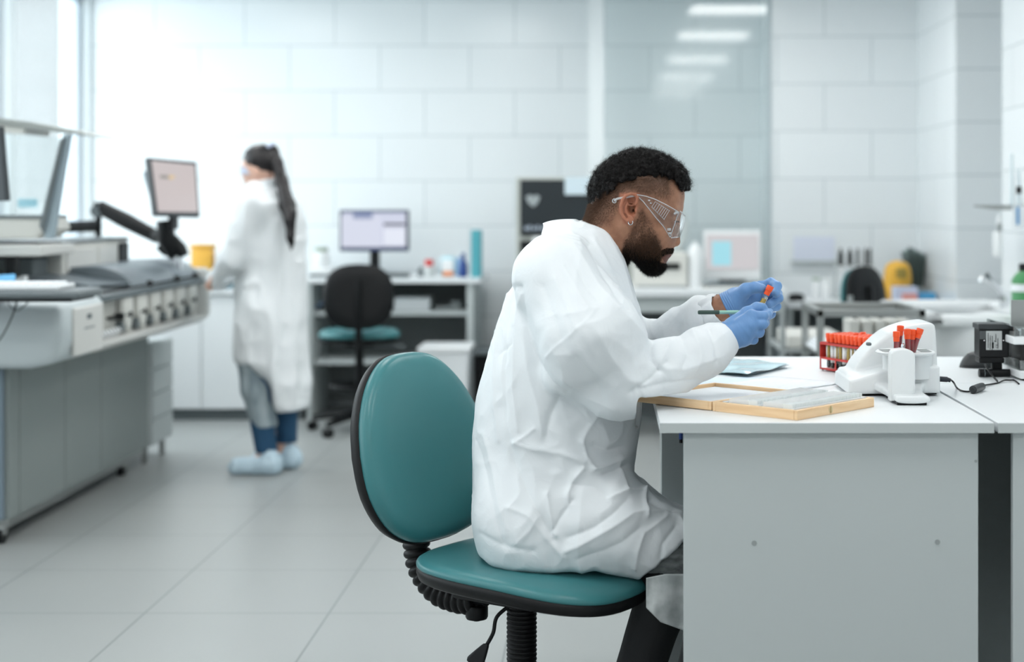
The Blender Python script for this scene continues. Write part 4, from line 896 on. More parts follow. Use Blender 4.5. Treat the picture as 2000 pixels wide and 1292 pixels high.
b = MB(); b.tube(catmull([P(1924,712,4.1), P(1930,722,3.98), G(1940,735,zc+.008), G(1948,744,zc+.003)], 6), .0025, 8); tag(b.build('cable', M['black'], smooth=True, world=P(1924,712,4.1)), 'short black cord running down from the black box to the power lead', 'cable')
# ---------------------------------------------------------------- mouse
ms = thing('computer_mouse', 'black computer mouse on the right rear table', 'mouse', G(1895,717,DZ)); mo_ = ms.location
def mousef(u, v):
    a = u*2*math.pi; ca, sa = math.cos(a), math.sin(a)
    L, W = .058, .034
    t_ = v; r = math.sin(min(1, t_*1.0)*math.pi/2)
    x = -L*ca*r; y = W*sa*r*(1+.08*ca)
    hz = .041*(1-r**2.6)**.8*(1-.22*(x/L)) if v < .999 else 0
    return Vector((x+.028, y, hz+.002))
b = MB(); b.grid(mousef, 40, 16, cu=True); b.build('body', mat('mouse_black', srgb(44,48,50), .38), ms, smooth=True)
b = MB(); b.tube([(-.024+.028+.0, 0, .0425), (.028+.02, 0, .033), (.028+.05, 0, .02)], .0012, 6); b.build('button_gap', M['black'], ms)
b = MB(); b.cyl((.062, -.003, .031), (.062, .003, .031), .008, n=16); b.build('wheel', M['blackr'], ms, smooth=True)
b = MB(); b.tube([Vector(mousef(.5+.5*k/20, .86))+Vector((0,-.0006,0)) for k in range(-2, 21)], .0011, 6); b.build('side_groove', M['blackb'], ms, smooth=True)
b = MB(); b.grid(lambda u, v: Vector(mousef(u, 1.0))*1+Vector((0,0,-.002*v)), 40, 2, cu=True); b.build('base', M['blackr'], ms, smooth=True)
# ---------------------------------------------------------------- black box with data label on a cylindrical stand
sx = thing('scanner_box', 'black box with silver data label on a round bar stand, right rear table', 'device', G(1940,735,DZ)); sl = sx.location
Yb = 4.03
bxx = lambda x0_, y0_, x1_, y1_, Y, d: (Vector((P(x0_, y1_, Y).x, Y, P(x0_, y1_, Y).z)), Vector((P(x1_, y0_, Y).x, Y+d, P(x1_, y0_, Y).z)))
b = MB(); b.box(*bxx(1913,640,1971,698,Yb,.06), .003); bb = b.build('housing', M['blackb'], sx, world=sl)
b = MB(); b.box(*bxx(1911,632,1973,643,Yb-.004,.068), .003); b.build('top_cover', M['greym'] if False else mat('dark_grey_lid', srgb(52,56,58), .4), sx, world=sl)
b = MB(); b.box(*bxx(1914,646,1926,662,Yb-.0015,.003), .0005); b.build('grey_inset', mat('inset_grey', srgb(78,82,84), .4), bb, world=sl)
b = MB(); b.box(*bxx(1926,646,1957,683,Yb-.001,.002), .0003); lbp = b.build('data_label', mat('silver_label', srgb(184,188,188), .45), bb, world=sl)
b = MB()
for (c_, r0, r1) in ((1930,650,680), (1934,655,680), (1938,656,681), (1945,652,666), (1949,660,680)):
    yy = r0
    while yy < r1:
        hh = random.choice((1.2, 1.8, .8)); b.box(*bxx(c_-.8, yy, c_+.9, yy+hh, Yb-.0016, .001)); yy += hh+.7
b.box(*bxx(1937.6, 668, 1941, 680, Yb-.0017, .001)); b.build('label_print', M['black'], lbp, world=sl)
for s_, px, py, sz in (('CE', 1947.2, 675.5, .0085), ('R', 1943.5, 665.5, .007)):
    cu = bpy.data.curves.new('label_mark', 'FONT'); cu.body = s_; cu.size = sz; cu.extrude = .0002; cu.align_x = 'CENTER'; cu.align_y = 'CENTER'
    o = bpy.data.objects.new('label_mark', cu); COL.objects.link(o); o.rotation_euler = (R(90), R(90), 0); cu.materials.append(M['black'])
    dg = bpy.context.evaluated_depsgraph_get(); me = bpy.data.meshes.new_from_object(o.evaluated_get(dg)); bpy.data.objects.remove(o)
    o = bpy.data.objects.new('label_mark', me); COL.objects.link(o); o.parent = lbp; o.rotation_euler = (R(90), R(-90), 0); o.location = P(px, py, Yb-.0018)-sl
b = MB()
for px in (1922.4, 1960): b.cyl(P(px,664.5,Yb-.002), P(px,664.5,Yb+.001), .0018, n=10)
b.build('screws', M['chrome'], bb, world=sl)
b = MB(); b.box(*bxx(1913,698,1962,709,Yb+.002,.05), .003); b.build('lower_band', M['black'], sx, world=sl)
b = MB(); b.box(*bxx(1938,706,1958,724,Yb+.02,.02), .003); b.build('neck', M['black'], sx, world=sl)
b = MB(); b.cyl(P(1912,728,Yb-.0), P(1972,728,Yb-.0), .0105, n=24); b.v = [Vector((q.x, q.y, max(q.z, DZ))) for q in b.v]; cb_ = b.build('round_bar', M['black'], sx, smooth=True, world=sl)
b = MB(); b.cyl(P(1921.5,728,Yb), P(1923,728,Yb), .0109, n=24); b.build('bar_ring', M['greym'], cb_, smooth=True, world=sl)
# ---------------------------------------------------------------- tray stand at the right edge
tst = thing('slide_tray_stand', 'stand of white trays with clear plastic edges and steel plate at the right edge', 'tray stand', (1.15, 4.05, DZ)); ts_ = tst.location
for (z, x0) in ((.885, 1.058), (.972, 1.042)):
    b = MB(); b.box((x0, 3.95, z), (1.32, 4.24, z+.021), .004); tr = b.build('tray', M['white'], tst, world=ts_)
    b = MB()
    b.box((x0+.001, 3.952, z+.0212), (x0+.006, 4.23, z+.047), .001); b.box((x0+.001, 3.952, z+.0212), (1.31, 3.957, z+.047), .001); b.box((x0+.02, 3.97, z+.0212), (1.31, 4.22, z+.03), .002)
    b.build('clear_rim', M['clear'], tr, world=ts_)
    for k in range(3):
        b = MB(); b.box((x0+.008+.004*k, 3.957, z+.0212), (x0+.0095+.004*k, 4.22, z+.043-.004*k), .0004); b.build('steel_strip', mat('dark_steel', srgb(110,112,110), .25, metal=1), tr, world=ts_)
    b = MB(); b.box((x0+.03, 3.958, z+.0212), (1.30, 3.99, z+.040), .002); b.build('steel_block', M['steel'], tr, world=ts_)
b = MB(); b.box((1.062, 4.12, DZ+.02), (1.10, 4.20, .972), .004); b.build('white_post', M['white'], tst, world=ts_)
b = MB(); b.box((1.075, 4.0, .905), (1.25, 4.10, .968), .004); b.build('black_block', mat('brown_black', srgb(46,44,43), .35), tst, world=ts_)
b = MB(); b.box((1.063, 4.05, 1.005), (1.30, 4.055, 1.08), .001); b.build('steel_plate', M['steel'], tst, world=ts_)
b = MB(); b.box((1.07, 3.96, DZ), (1.11, 4.22, .886)); b.build('feet', M['blackr'], tst, world=ts_)
# ---------------------------------------------------------------- the man's chair
CY = 3.56; CXp = (1019-VX)/F*CY; SZ = .516
ch = thing('office_chair', 'teal vinyl swivel chair with black shell, the seated man\'s chair', 'chair', (CXp, CY, 0), R(-33-90))
# local: faces +y
def sup(a, n):
    c, s = math.cos(a), math.sin(a); return (abs(c)**(2/n)*(1 if c >= 0 else -1), abs(s)**(2/n)*(1 if s >= 0 else -1))
def seat_pt(s, a, z):
    cx, cy = sup(a, 2.5); w_ = .230; l_ = .262
    x = s*w_*cx; y = s*l_*cy+.034
    r2 = (x/.235)**2; fy = y/.225
    dz = -.018*max(0, fy-.25)**2*1.6 + .020*r2*max(0, .4-fy*.4) - .008*max(0, 1-r2*1.2)*max(0, 1-abs(fy+.1)) + .018*max(0, -fy-.6)
    return Vector((x, y, z+dz))
def ring_mesh(prof, f, n=64, capb=True):
    b = MB(); vs = []; fs = []
    for (s, z) in prof:
        for k in range(n): vs.append(f(s, 2*math.pi*k/n, z))
    m = len(prof)
    for i in range(m-1):
        for k in range(n): fs.append((i*n+k, i*n+(k+1) % n, (i+1)*n+(k+1) % n, (i+1)*n+k))
    c0 = len(vs); vs.append(f(0, 0, prof[-1][1])); fs += [((m-1)*n+k, (m-1)*n+(k+1) % n, c0) for k in range(n)]
    if capb: c1 = len(vs); vs.append(f(0, 0, prof[0][1])); fs += [((k+1) % n, k, c1) for k in range(n)]
    b.add(vs, fs); return b
ring_mesh([(.985, SZ-.018), (1.0, SZ-.015), (1.003, SZ-.010), (.992, SZ-.004), (.96, SZ+.002), (.90, SZ+.006), (.78, SZ+.008), (.6, SZ+.009), (.35, SZ+.008), (.15, SZ+.008)], seat_pt).build('seat_cushion', M['teal'], ch, smooth=True, auto=180)
ring_mesh([(.80, SZ-.052), (.93, SZ-.048), (.985, SZ-.042), (1.002, SZ-.031), (1.0, SZ-.017), (.96, SZ-.014)], seat_pt).build('seat_shell', M['blackr'], ch, smooth=True, auto=180)
BH = .455; BW = .205
def back_frame(s, a, d):
    cx, cy = sup(a, 2.9)
    v = (cy+1)/2
    wv = (BW+.012)*float(np.interp(v, [0,.1,.3,.5,.65,.8,.9,1], [.97,1.04,1.07,1.04,.98,.88,.80,.72]))
    x = s*wv*cx; y = s*BH/2*cy
    curve = .030*(x/.2)**2 + .030*(y/.22)**2*(.6 if y > 0 else 1.0)   # edges come forward / bow
    return x, y, d+curve*(1 if True else 0)-.02
TB = R(13)
def back_pt(s, a, d):
    x, y, dd = back_frame(s, a, d)
    # frame: x lateral, y up along the leaning back, dd forward
    base = Vector((0, -.318, SZ+.232))
    up = Vector((0, -math.sin(TB), math.cos(TB))); fw = Vector((0, math.cos(TB), math.sin(TB)))
    return base+Vector((x, 0, 0))+up*y+fw*dd
ring_mesh([(.965, .0), (.985, .006), (.99, .018), (.975, .032), (.93, .043), (.84, .051), (.65, .056), (.4, .057), (.2, .057)], back_pt).build('back_cushion', M['teal'], ch, smooth=True, auto=180)
ring_mesh([(.70, -.034), (.88, -.030), (.97, -.020), (1.0, -.006), (1.004, .006), (.98, .010)], back_pt).build('back_shell', M['blackr'], ch, smooth=True, auto=180)
def bellows(path, r, amp, ribs, nseg=22):
    pts = catmull(path, 24); m = len(pts); L = [0]
    for i in range(1, m): L.append(L[-1]+(pts[i]-pts[i-1]).length)
    T = L[-1]; out = []; rs = []; K = ribs*8
    for k in range(K+1):
        s_ = T*k/K; j = min(max(int(np.searchsorted(L, s_)), 1), m-1); f_ = (s_-L[j-1])/max(1e-6, L[j]-L[j-1]); out.append(lerp(pts[j-1], pts[j], f_)); rs.append(r+amp*abs(math.sin(math.pi*ribs*k/K))**.6)
    b = MB(); b.tube(out, rs, nseg); return b
bellows([(0, -.31, SZ+.085), (0, -.315, SZ+.02), (0, -.30, SZ-.055), (0, -.25, SZ-.105), (0, -.18, SZ-.118), (0, -.13, SZ-.112)], .025, .0085, 17).build('bar_bellows', M['blackr'], ch, smooth=True, auto=180)
b = MB(); b.tube([(0, -.31, SZ+.12), (0, -.315, SZ+.02), (0, -.30, SZ-.055), (0, -.25, SZ-.105), (0, -.1, SZ-.105)], .018, 10); b.build('back_bar', M['black'], ch, smooth=True)
b = MB(); b.box((-.045, -.17, SZ-.105), (.045, .06, SZ-.045), .008); b.build('seat_plate', M['black'], ch, smooth=True)
b = MB(); b.cyl((0, -.13, SZ-.16), (0, -.13, SZ-.10), .009, n=12)
vs = [];
prof = [(.010, SZ-.158), (.024, SZ-.155), (.0265, SZ-.150), (.0265, SZ-.128), (.024, SZ-.124), (.0, SZ-.124)]
b.lathe([(0, SZ-.157)]+prof, Matrix.Translation((0, -.13, 0)), n=28); b.build('adjuster_knob', M['black'], ch, smooth=True)
bellows([(0, 0, SZ-.09), (0, 0, SZ-.2), (0, 0, .16)], .0305, .0045, 26, 28).build('column_bellows', M['blackr'], ch, smooth=True, auto=180)
b = MB(); b.tube(catmull([(.03, -.01, SZ-.10), (.055, -.03, SZ-.125), (.062, -.035, SZ-.16), (.068, -.05, SZ-.19)], 6), .0045, 8); lv = b.build('lever', M['black'], ch, smooth=True)
b = MB(); 
def padf(u, v):
    w_ = lerp(.006, .026, u**.8)*(1-.35*max(0, u-.8)/.2); x = (v-.5)*2*w_
    return Vector((.070+.012*u, -.048-.03*u-x*.9, SZ-.185-.052*u+.010*x/w_*u))
b.grid(padf, 12, 8); b.build('lever_paddle', M['black'], lv, smooth=True, solid=.007)
for k in range(5):
    a = 2*math.pi*k/5+.2
    b = MB(); b.tube([(.02*math.cos(a), .02*math.sin(a), .13), (.15*math.cos(a), .15*math.sin(a), .12), (.31*math.cos(a), .31*math.sin(a), .08)], [.035,.03,.018], 10); b.build('base_arm', M['black'], ch, smooth=True)
    c = Vector((.31*math.cos(a), .31*math.sin(a), .03)); d = Vector((-math.sin(a), math.cos(a), 0))*.024
    b = MB(); b.cyl(c-d, c-d*.2, .03, n=16); b.cyl(c+d*.2, c+d, .03, n=16); b.cyl(c, c+Vector((0,0,.05)), .008, n=8); b.build('caster', M['black'], ch, smooth=True)
# ---------------------------------------------------------------- implicit-surface modelling (numpy)
f32 = np.float32
def A3(v): return np.array(v, dtype=f32)
def smin(a, b, k):
    h = np.clip(.5+.5*(b-a)/k, 0, 1); return b+(a-b)*h-k*h*(1-h)
def smax(a, b, k): return -smin(-a, -b, k)
def cap(p, a, b, ra, rb=None):
    rb = ra if rb is None else rb; a = A3(a); ba = A3(b)-a
    pa = [p[i]-a[i] for i in range(3)]; h = np.clip((pa[0]*ba[0]+pa[1]*ba[1]+pa[2]*ba[2])/max(1e-9, float(ba@ba)), 0, 1)
    return np.sqrt(sum((pa[i]-ba[i]*h)**2 for i in range(3)))-(ra+(rb-ra)*h)
def ell(p, c, r, rot=None):
    """ellipsoid; rot = angle in the xz plane (front-down positive)"""
    c = A3(c); q = [p[i]-c[i] for i in range(3)]
    if rot: ca, sa = math.cos(rot), math.sin(rot); q = [q[0]*ca-q[2]*sa, q[1], q[0]*sa+q[2]*ca]
    k0 = np.sqrt(sum((q[i]/r[i])**2 for i in range(3))); k1 = np.sqrt(sum((q[i]/r[i]**2)**2 for i in range(3)))+1e-6
    return k0*(k0-1)/k1
def chain(p, pts, rs, k=.006):
    d = None
    for i in range(len(pts)-1):
        e = cap(p, pts[i], pts[i+1], rs[i], rs[i+1]); d = e if d is None else smin(d, e, k)
    return d
_rng = np.random.RandomState(3); _lat = _rng.rand(32, 32, 32).astype(f32)*2-1
def vnoise(x, y, z):
    xi, yi, zi = np.floor(x).astype(int), np.floor(y).astype(int), np.floor(z).astype(int)
    fx, fy, fz = x-xi, y-yi, z-zi; s = lambda t: t*t*t*(t*(t*6-15)+10); fx, fy, fz = s(fx), s(fy), s(fz)
    g = lambda a, b, c: _lat[(xi+a) % 32, (yi+b) % 32, (zi+c) % 32]
    c00 = g(0,0,0)*(1-fx)+g(1,0,0)*fx; c10 = g(0,1,0)*(1-fx)+g(1,1,0)*fx; c01 = g(0,0,1)*(1-fx)+g(1,0,1)*fx; c11 = g(0,1,1)*(1-fx)+g(1,1,1)*fx
    return (c00*(1-fy)+c10*fy)*(1-fz)+(c01*(1-fy)+c11*fy)*fz
def ridged(x, y, z, oct=3):
    o = 0; a = 1; t = 0
    for k in range(oct): o = o+a*(1-2*np.abs(vnoise(x*2**k+7.3*k, y*2**k+3.1*k, z*2**k))); t += a; a *= .5
    return o/t
def axis(lo, hi, h, fine=None):
    """grid coordinates, finer inside fine = (lo, hi, h)"""
    if fine is None: return np.arange(lo, hi+h, h, dtype=np.float64)
    out = [lo]
    while out[-1] < hi:
        x = out[-1]; out.append(x+(fine[2] if fine[0] <= x <= fine[1] else h))
    return np.array(out)
def nets(f, xs, ys, zs):
    nx, ny, nz = len(xs), len(ys), len(zs); Fv = np.empty((nx, ny, nz), f32); st = max(1, int(1.5e6/(ny*nz)))
    Yg, Zg = np.meshgrid(ys, zs, indexing='ij')
    for i in range(0, nx, st):
        xx = xs[i:i+st]; X = np.broadcast_to(xx[:, None, None], (len(xx), ny, nz)).astype(f32)
        Fv[i:i+st] = f((X, np.broadcast_to(Yg, X.shape).astype(f32), np.broadcast_to(Zg, X.shape).astype(f32)))
    C = (xs, ys, zs); cn = (nx-1, ny-1, nz-1); ids = []; pos = []; quads = []
    for ax in range(3):
        sl0 = [slice(None)]*3; sl1 = [slice(None)]*3; sl0[ax] = slice(0, -1); sl1[ax] = slice(1, None)
        f0 = Fv[tuple(sl0)]; f1 = Fv[tuple(sl1)]; I = np.nonzero((f0 < 0) != (f1 < 0)); a, b_ = f0[I], f1[I]; t = a/(a-b_)
        q = np.stack([C[d][I[d]] for d in range(3)], 1); q[:, ax] += t*(C[ax][I[ax]+1]-C[ax][I[ax]])
        o = [d for d in range(3) if d != ax]; cells = []
        ok = np.ones(len(t), bool)
        for d in o: ok &= (I[d] > 0) & (I[d] < cn[d])
        for (da, db) in ((0,0), (1,0), (1,1), (0,1)):
            J = [I[0].copy(), I[1].copy(), I[2].copy()]; J[o[0]] = J[o[0]]-da; J[o[1]] = J[o[1]]-db
            cid = (J[0]*cn[1]+J[1])*cn[2]+J[2]; cells.append(cid)
            v = ok; ids.append(cid[v]); pos.append(q[v])
        Q = np.stack(cells, 1)[ok]; flip = (a[ok] >= 0) ^ (ax == 1); Q[flip] = Q[flip][:, ::-1]; quads.append(Q)
    ids = np.concatenate(ids); pos = np.concatenate(pos); quads = np.concatenate(quads)
    u, inv = np.unique(ids, return_inverse=True); n = len(u); cnt = np.bincount(inv, minlength=n)
    V = np.stack([np.bincount(inv, pos[:, d], minlength=n)/cnt for d in range(3)], 1)
    return V, np.searchsorted(u, quads)
def vnorm(V, Q):
    a = V[Q[:, 2]]-V[Q[:, 0]]; b_ = V[Q[:, 3]]-V[Q[:, 1]]; n = np.cross(a, b_); N = np.zeros_like(V)
    for k in range(4):
        for d in range(3): N[:, d] += np.bincount(Q[:, k], n[:, d], minlength=len(V))
    return N/(np.linalg.norm(N, axis=1, keepdims=True)+1e-12)
def smooth(V, Q, it=2, w=.5):
    e0 = Q[:, [0,1,2,3]].ravel(); e1 = Q[:, [1,2,3,0]].ravel(); n = len(V)
    deg = np.bincount(e0, minlength=n)+np.bincount(e1, minlength=n)+1e-9
    for _ in range(it):
        S = np.stack([np.bincount(e0, V[e1, d], minlength=n)+np.bincount(e1, V[e0, d], minlength=n) for d in range(3)], 1)/deg[:, None]
        V = V*(1-w)+S*w
    return V
def npmesh(name, V, Q, m, parent=None, origin=(0,0,0), attr=None, cut=None):
    if cut is not None:
        keep = ~cut[Q].any(1); Q = Q[keep]; u, inv = np.unique(Q, return_inverse=True); V = V[u]; Q = inv.reshape(Q.shape)
        if attr is not None: attr = {k: v[u] for k, v in attr.items()}
    me = bpy.data.meshes.new(name); n, k = len(V), len(Q); w_ = Q.shape[1]
    me.vertices.add(n); me.vertices.foreach_set('co', (V-np.array(origin)).astype(f32).ravel())
    me.loops.add(k*w_); me.loops.foreach_set('vertex_index', Q.astype(np.int32).ravel())
    me.polygons.add(k); me.polygons.foreach_set('loop_start', np.arange(0, k*w_, w_, dtype=np.int32))
    try: me.polygons.foreach_set('loop_total', np.full(k, w_, np.int32))
    except Exception: pass
    me.update(calc_edges=True); me.polygons.foreach_set('use_smooth', [True]*k)
    me.materials.append(m)
    for key, val in (attr or {}).items():
        at = me.attributes.new(key, 'FLOAT', 'POINT'); at.data.foreach_set('value', val.astype(f32))
    o = bpy.data.objects.new(name, me); COL.objects.link(o)
    if parent is not None: o.parent = parent
    else: o.location = origin
    return o
def project(V):
    return VX+V[:, 0]/V[:, 1]*F, VY+(CH-V[:, 2])/V[:, 1]*F
def polyd(px, py, pts):
    d = np.full(px.shape, 1e9)
    for (ax_, ay), (bx_, by) in zip(pts[:-1], pts[1:]):
        dx, dy = bx_-ax_, by-ay; h = np.clip(((px-ax_)*dx+(py-ay)*dy)/(dx*dx+dy*dy), 0, 1); d = np.minimum(d, np.hypot(px-ax_-dx*h, py-ay-dy*h))
    return d
def inpoly(px, py, poly):
    c = np.zeros(px.shape, bool); n = len(poly)
    for i in range(n):
        x0, y0 = poly[i]; x1, y1 = poly[(i+1) % n]
        m_ = ((y0 > py) != (y1 > py)); 
        with np.errstate(divide='ignore', invalid='ignore'): c ^= m_ & (px < (x1-x0)*(py-y0)/((y1-y0) if y1 != y0 else 1e-9)+x0)
    return c
def softpoly(px, py, poly, w_):
    """1 inside, falling to 0 over w_ pixels outside/inside the edge"""
    d = polyd(px, py, list(poly)+[poly[0]]); s = np.where(inpoly(px, py, poly), d, -d); return np.clip(.5+s/w_, 0, 1)
def strands(name, roots, dirs, length, r0, m, parent, origin, curl=0., seg=4, jitter=.3, rng=None, coil=0., turns=7.5):
    """many tapered three-sided hairs in one mesh"""
    rng = rng or np.random.RandomState(1); n = len(roots); L = np.broadcast_to(length, (n,)).astype(float)*(1+jitter*(rng.rand(n)*2-1))
    D = dirs+rng.randn(n, 3)*.25; D /= np.linalg.norm(D, axis=1, keepdims=True)
    U = np.cross(D, rng.randn(n, 3)); U /= np.linalg.norm(U, axis=1, keepdims=True); W = np.cross(D, U)
    V = []; ph = rng.rand(n)*6.28; bend = rng.randn(n, 3)*curl
    for s in range(seg+1):
        t = s/seg; c = roots+D*(L*t)[:, None]+bend*(L*t*t)[:, None]
        if coil:
            a = ph+t*turns; R_ = coil*min(1, t*3); c = c+(U*np.cos(a)[:, None]+W*np.sin(a)[:, None])*R_-(U*np.cos(ph)[:, None]+W*np.sin(ph)[:, None])*R_
        r = r0*(1-.85*t)
        for k in range(3):
            a = 2.094*k; V.append(c+(U*math.cos(a)+W*math.sin(a))*r)
    V = np.stack(V, 1).reshape(-1, 3); base = (np.arange(n)*(3*(seg+1)))[:, None]; Q = []
    for s in range(seg):
        for k in range(3):
            j = (k+1) % 3; Q.append(np.concatenate([base+s*3+k, base+s*3+j, base+s*3+3+j, base+s*3+3+k], 1))
    Q = np.stack(Q, 1).reshape(-1, 4)
    return npmesh(name, V, Q, m, parent, origin)
# ---------------------------------------------------------------- shell of the tube rotator
def sdpoly(px_, py_, pts):
    d_ = polyd(px_, py_, list(pts)+[pts[0]]); return np.where(inpoly(px_, py_, pts), -d_, d_)
hoodw = px_poly(hood, 3.79); loww = px_poly(low, 3.69)
def rotf(p):
    x, y, z = p; zl = z-DZ
    h_ = smax(sdpoly(x, z, hoodw)+.010, np.abs(y-3.79)-.065+.010, .012)-.010
    l_ = smax(sdpoly(x, z, loww)+.006, np.abs(y-3.745)-.115+.006, .010)-.006
    d = smin(h_, l_, .006)
    top = np.clip(.020+.16*np.clip(y-3.56, 0, 1), .02, .046); arch = .013*np.exp(-((np.abs(x-.690)-.068)/.028)**2)
    k_ = smax(smax(sdpoly(x, y, plan)+.004, zl-top, .008), (.006+arch)-zl, .004)-.002
    return smin(d, k_, .006).astype(np.float32)
V, Q = nets(rotf, axis(.56, .82, .0021), axis(3.44, 3.88, .0023), axis(DZ-.002, 1.062, .0021)); V = smooth(V, Q, 1, .4)
npmesh('shell', V, Q, wp, cf, tuple(cl_))
b = MB(); b.box((.655, 3.47, DZ), (.722, 3.60, DZ+.007), .002); b.box((.585,3.70,DZ), (.62,3.84,DZ+.007)); b.box((.765,3.70,DZ), (.795,3.84,DZ+.007)); b.box((.60, 3.64, DZ+.004), (.78, 3.84, DZ+.012)); b.build('rubber_feet', M['blackr'], cf, world=cl_)
# ---------------------------------------------------------------- seated man
YH = 3.62; SP = F/YH      # sagittal plane and its pixels per metre
man = thing('person', 'seated man in white lab coat, safety goggles and blue gloves, looking down at a tube', 'person', (-.1, YH, .52)); MO = tuple(man.location)
H = lambda x, y, dy=0: tuple(P(x, y, YH+dy))
HF = lambda x, y, dy=0: ((x-VX)/SP, YH+dy, CH-(y-VY)/SP)   # at the sagittal scale
mm = 1/SP
EARW = -.0745
helix = [(1239,402),(1244,394),(1245,386),(1240,379.5),(1232,377.5),(1223,381),(1216,390),(1212.5,402),(1213.5,414),(1218,424),(1224,431)]
anti = [(1235,388),(1226,394),(1221.5,404),(1222,414),(1227,421),(1233,423)]
def headf(p):
    x, y, z = p; yf = YH-np.abs(y-YH); q = (x, yf, z)
    d = ell(q, HF(1243,384), (86*mm, .0765, 78*mm), R(10))
    d = smin(d, ell(q, HF(1280,379), (53*mm, .064, 50*mm), R(10)), .03)
    d = smin(d, ell(q, HF(1265,440), (59*mm, .063, 72*mm), R(-14)), .03)
    d = smin(d, ell(q, HF(1218,410), (58*mm, .068, 60*mm)), .03)
    d = smin(d, cap(q, H(1236,473,-.048), HF(1272,513,-.014), .020, .018), .026)
    d = smin(d, ell(q, HF(1282,483), (23.5*mm, .036, 36*mm), R(-10)), .02)
    d = smin(d, ell(q, HF(1277,519), (16*mm, .024, 13*mm)), .012)
    d = smin(d, ell(q, HF(1294,447,-.038), (24*mm, .021, 20*mm), R(-25)), .018)
    d = smin(d, cap(q, HF(1322,406,-.006), HF(1312,408,-.042), 8.5*mm), .012)
    d = smax(d, -(ell(q, HF(1325,428,-.034), (13*mm, .017, 11*mm))), .010)
    d = smin(d, cap(q, HF(1309,428,-.033), HF(1309,430,-.033), .0132), .003)
    d = smin(d, chain(q, [HF(1318,418), HF(1319,440), HF(1320,462)], [5.5*mm, 6.5*mm, 8.5*mm], .004), .008)
    d = smin(d, ell(q, HF(1319.5,471.5), (9.3*mm, .0110, 9.8*mm)), .004)
    d = smin(d, ell(q, HF(1309,473.5,-.0140), (8.5*mm, .0070, 8.2*mm), R(10)), .0025)
    d = smax(d, -ell(q, HF(1313,482.5,-.008), (4*mm, .0038, 3*mm)), .003)
    d = smin(d, cap(q, HF(1300,490,-.004), HF(1293,492,-.022), 8*mm, 5*mm), .008)
    d = smin(d, chain(q, [HF(1306,497), HF(1304.5,497.3,-.008), HF(1297,500,-.021)], [5.4*mm, 5.0*mm, 2.2*mm], .003), .004)
    d = smin(d, chain(q, [HF(1296.5,508), HF(1295.5,508,-.008), HF(1292,504,-.019)], [5.2*mm, 4.8*mm, 2.2*mm], .003), .004)
    d = smax(d, -chain(q, [HF(1312,503.2), HF(1304,503,-.010), HF(1292,502,-.025)], [1.5*mm]*3, .002), .0012)
    # neck
    d = smin(d, cap(q, HF(1200,432), HF(1140,560), .0575, .066), .022)
    d = smin(d, cap(q, HF(1185,430,-.02), HF(1120,540,-.05), .035, .05), .03)
    d = smin(d, cap(q, H(1222,440,-.055), HF(1190,550,-.02), .010, .014), .02)
    d = smin(d, ell(q, HF(1203,508), (12*mm, .016, 22*mm), R(-20)), .012)
    # ear
    e = ell(q, H(1227,405,EARW+.006), (16*mm, .0065, 27*mm), R(-12))
    e = smin(e, cap(q, H(1229,408,-.060), H(1228,406,-.072), .014, .012), .008)
    e = smax(e, -ell(q, H(1232,403,EARW-.008), (11.5*mm, .0135, 19*mm), R(-12)), .002)
    e = smax(e, -ell(q, H(1236,410,EARW-.002), (6*mm, .016, 9*mm)), .002)
    hx = [H(a, b, EARW-.0085-.003*math.sin(i/10*3.1)) for i, (a, b) in enumerate(helix)]
    e = smin(e, chain(q, hx, [.0026]+[.0036]*9+[.003], .002), .0015)
    ax_ = [H(a, b, EARW-.004) for a, b in anti]
    e = smin(e, chain(q, ax_, [.002, .0030, .0034, .0034, .0030, .002], .002), .0018)
    e = smin(e, ell(q, H(1241,411,EARW+.001), (3.6*mm, .005, 6*mm), R(-10)), .003)
    e = smin(e, ell(q, H(1231,429,EARW-.002), (7.5*mm, .0052, 8.5*mm), R(-20)), .004)
    d = smin(d, e, .0025)
    d = smax(d, -ell(q, H(1234,408,-.079), (8.5*mm, .016, 12*mm), R(-12)), .002)
    d = smax(d, -ell(q, H(1232,391,-.080), (6.5*mm, .009, 7*mm), R(-30)), .002)
    d = smax(d, -cap(q, H(1238,411,-.055), H(1237,410,-.085), .0032), .0015)
    d = smin(d, ell(q, H(1242.5,411,EARW+.001), (3.4*mm, .0052, 6*mm), R(-10)), .002)
    d = smin(d, chain(q, [H(1241,399,-.072), H(1233,401,-.074), H(1226,400,-.077)], [.0022,.0022,.0018], .002), .002)
    return d
def torso_tab(py):
    T = [(425,1105,1165,.050),(450,1072,1196,.085),(480,1048,1212,.130),(510,1023,1222,.165),(545,1003,1232,.19),(600,985,1250,.200),(650,969,1256,.205),(700,953,1256,.205),(770,936,1254,.205),(850,925,1246,.21),(905,924,1236,.215),(960,926,1232,.22),(1000,929,1230,.225),(1060,941,1225,.225),(1100,965,1215,.22)]
    ps = [t[0] for t in T]; return [np.interp(py, ps, [t[k] for t in T]) for k in (1,2,3)]
def loftf(p, tab, n=2.4, shrink=0., top=425, bot=1100):
    py = VY+(CH-p[2])*SP; bk, fr, hw = tab(py)
    a = (fr-bk)/2/SP-shrink; c = ((fr+bk)/2-VX)/SP; b_ = hw-shrink; dx = np.abs(p[0]-c)/a; dy = np.abs(p[1]-YH)/b_
    k = (dx**n+dy**n)**(1/n); d = (k-1)*np.minimum(a, b_)*.9
    zt, zb = CH-(top-VY)/SP-shrink, CH-(bot-VY)/SP+shrink
    return smax(smax(d, p[2]-zt, .03), zb-p[2], .05)
NS = H(1090,548,-.155); NE = tuple(P(1204,748,3.40)); NW_ = tuple(P(1416,662,3.50))
FS = H(1128,552,.155); FE = tuple(P(1232,736,3.86)); FW = tuple(P(1408,603,3.675))
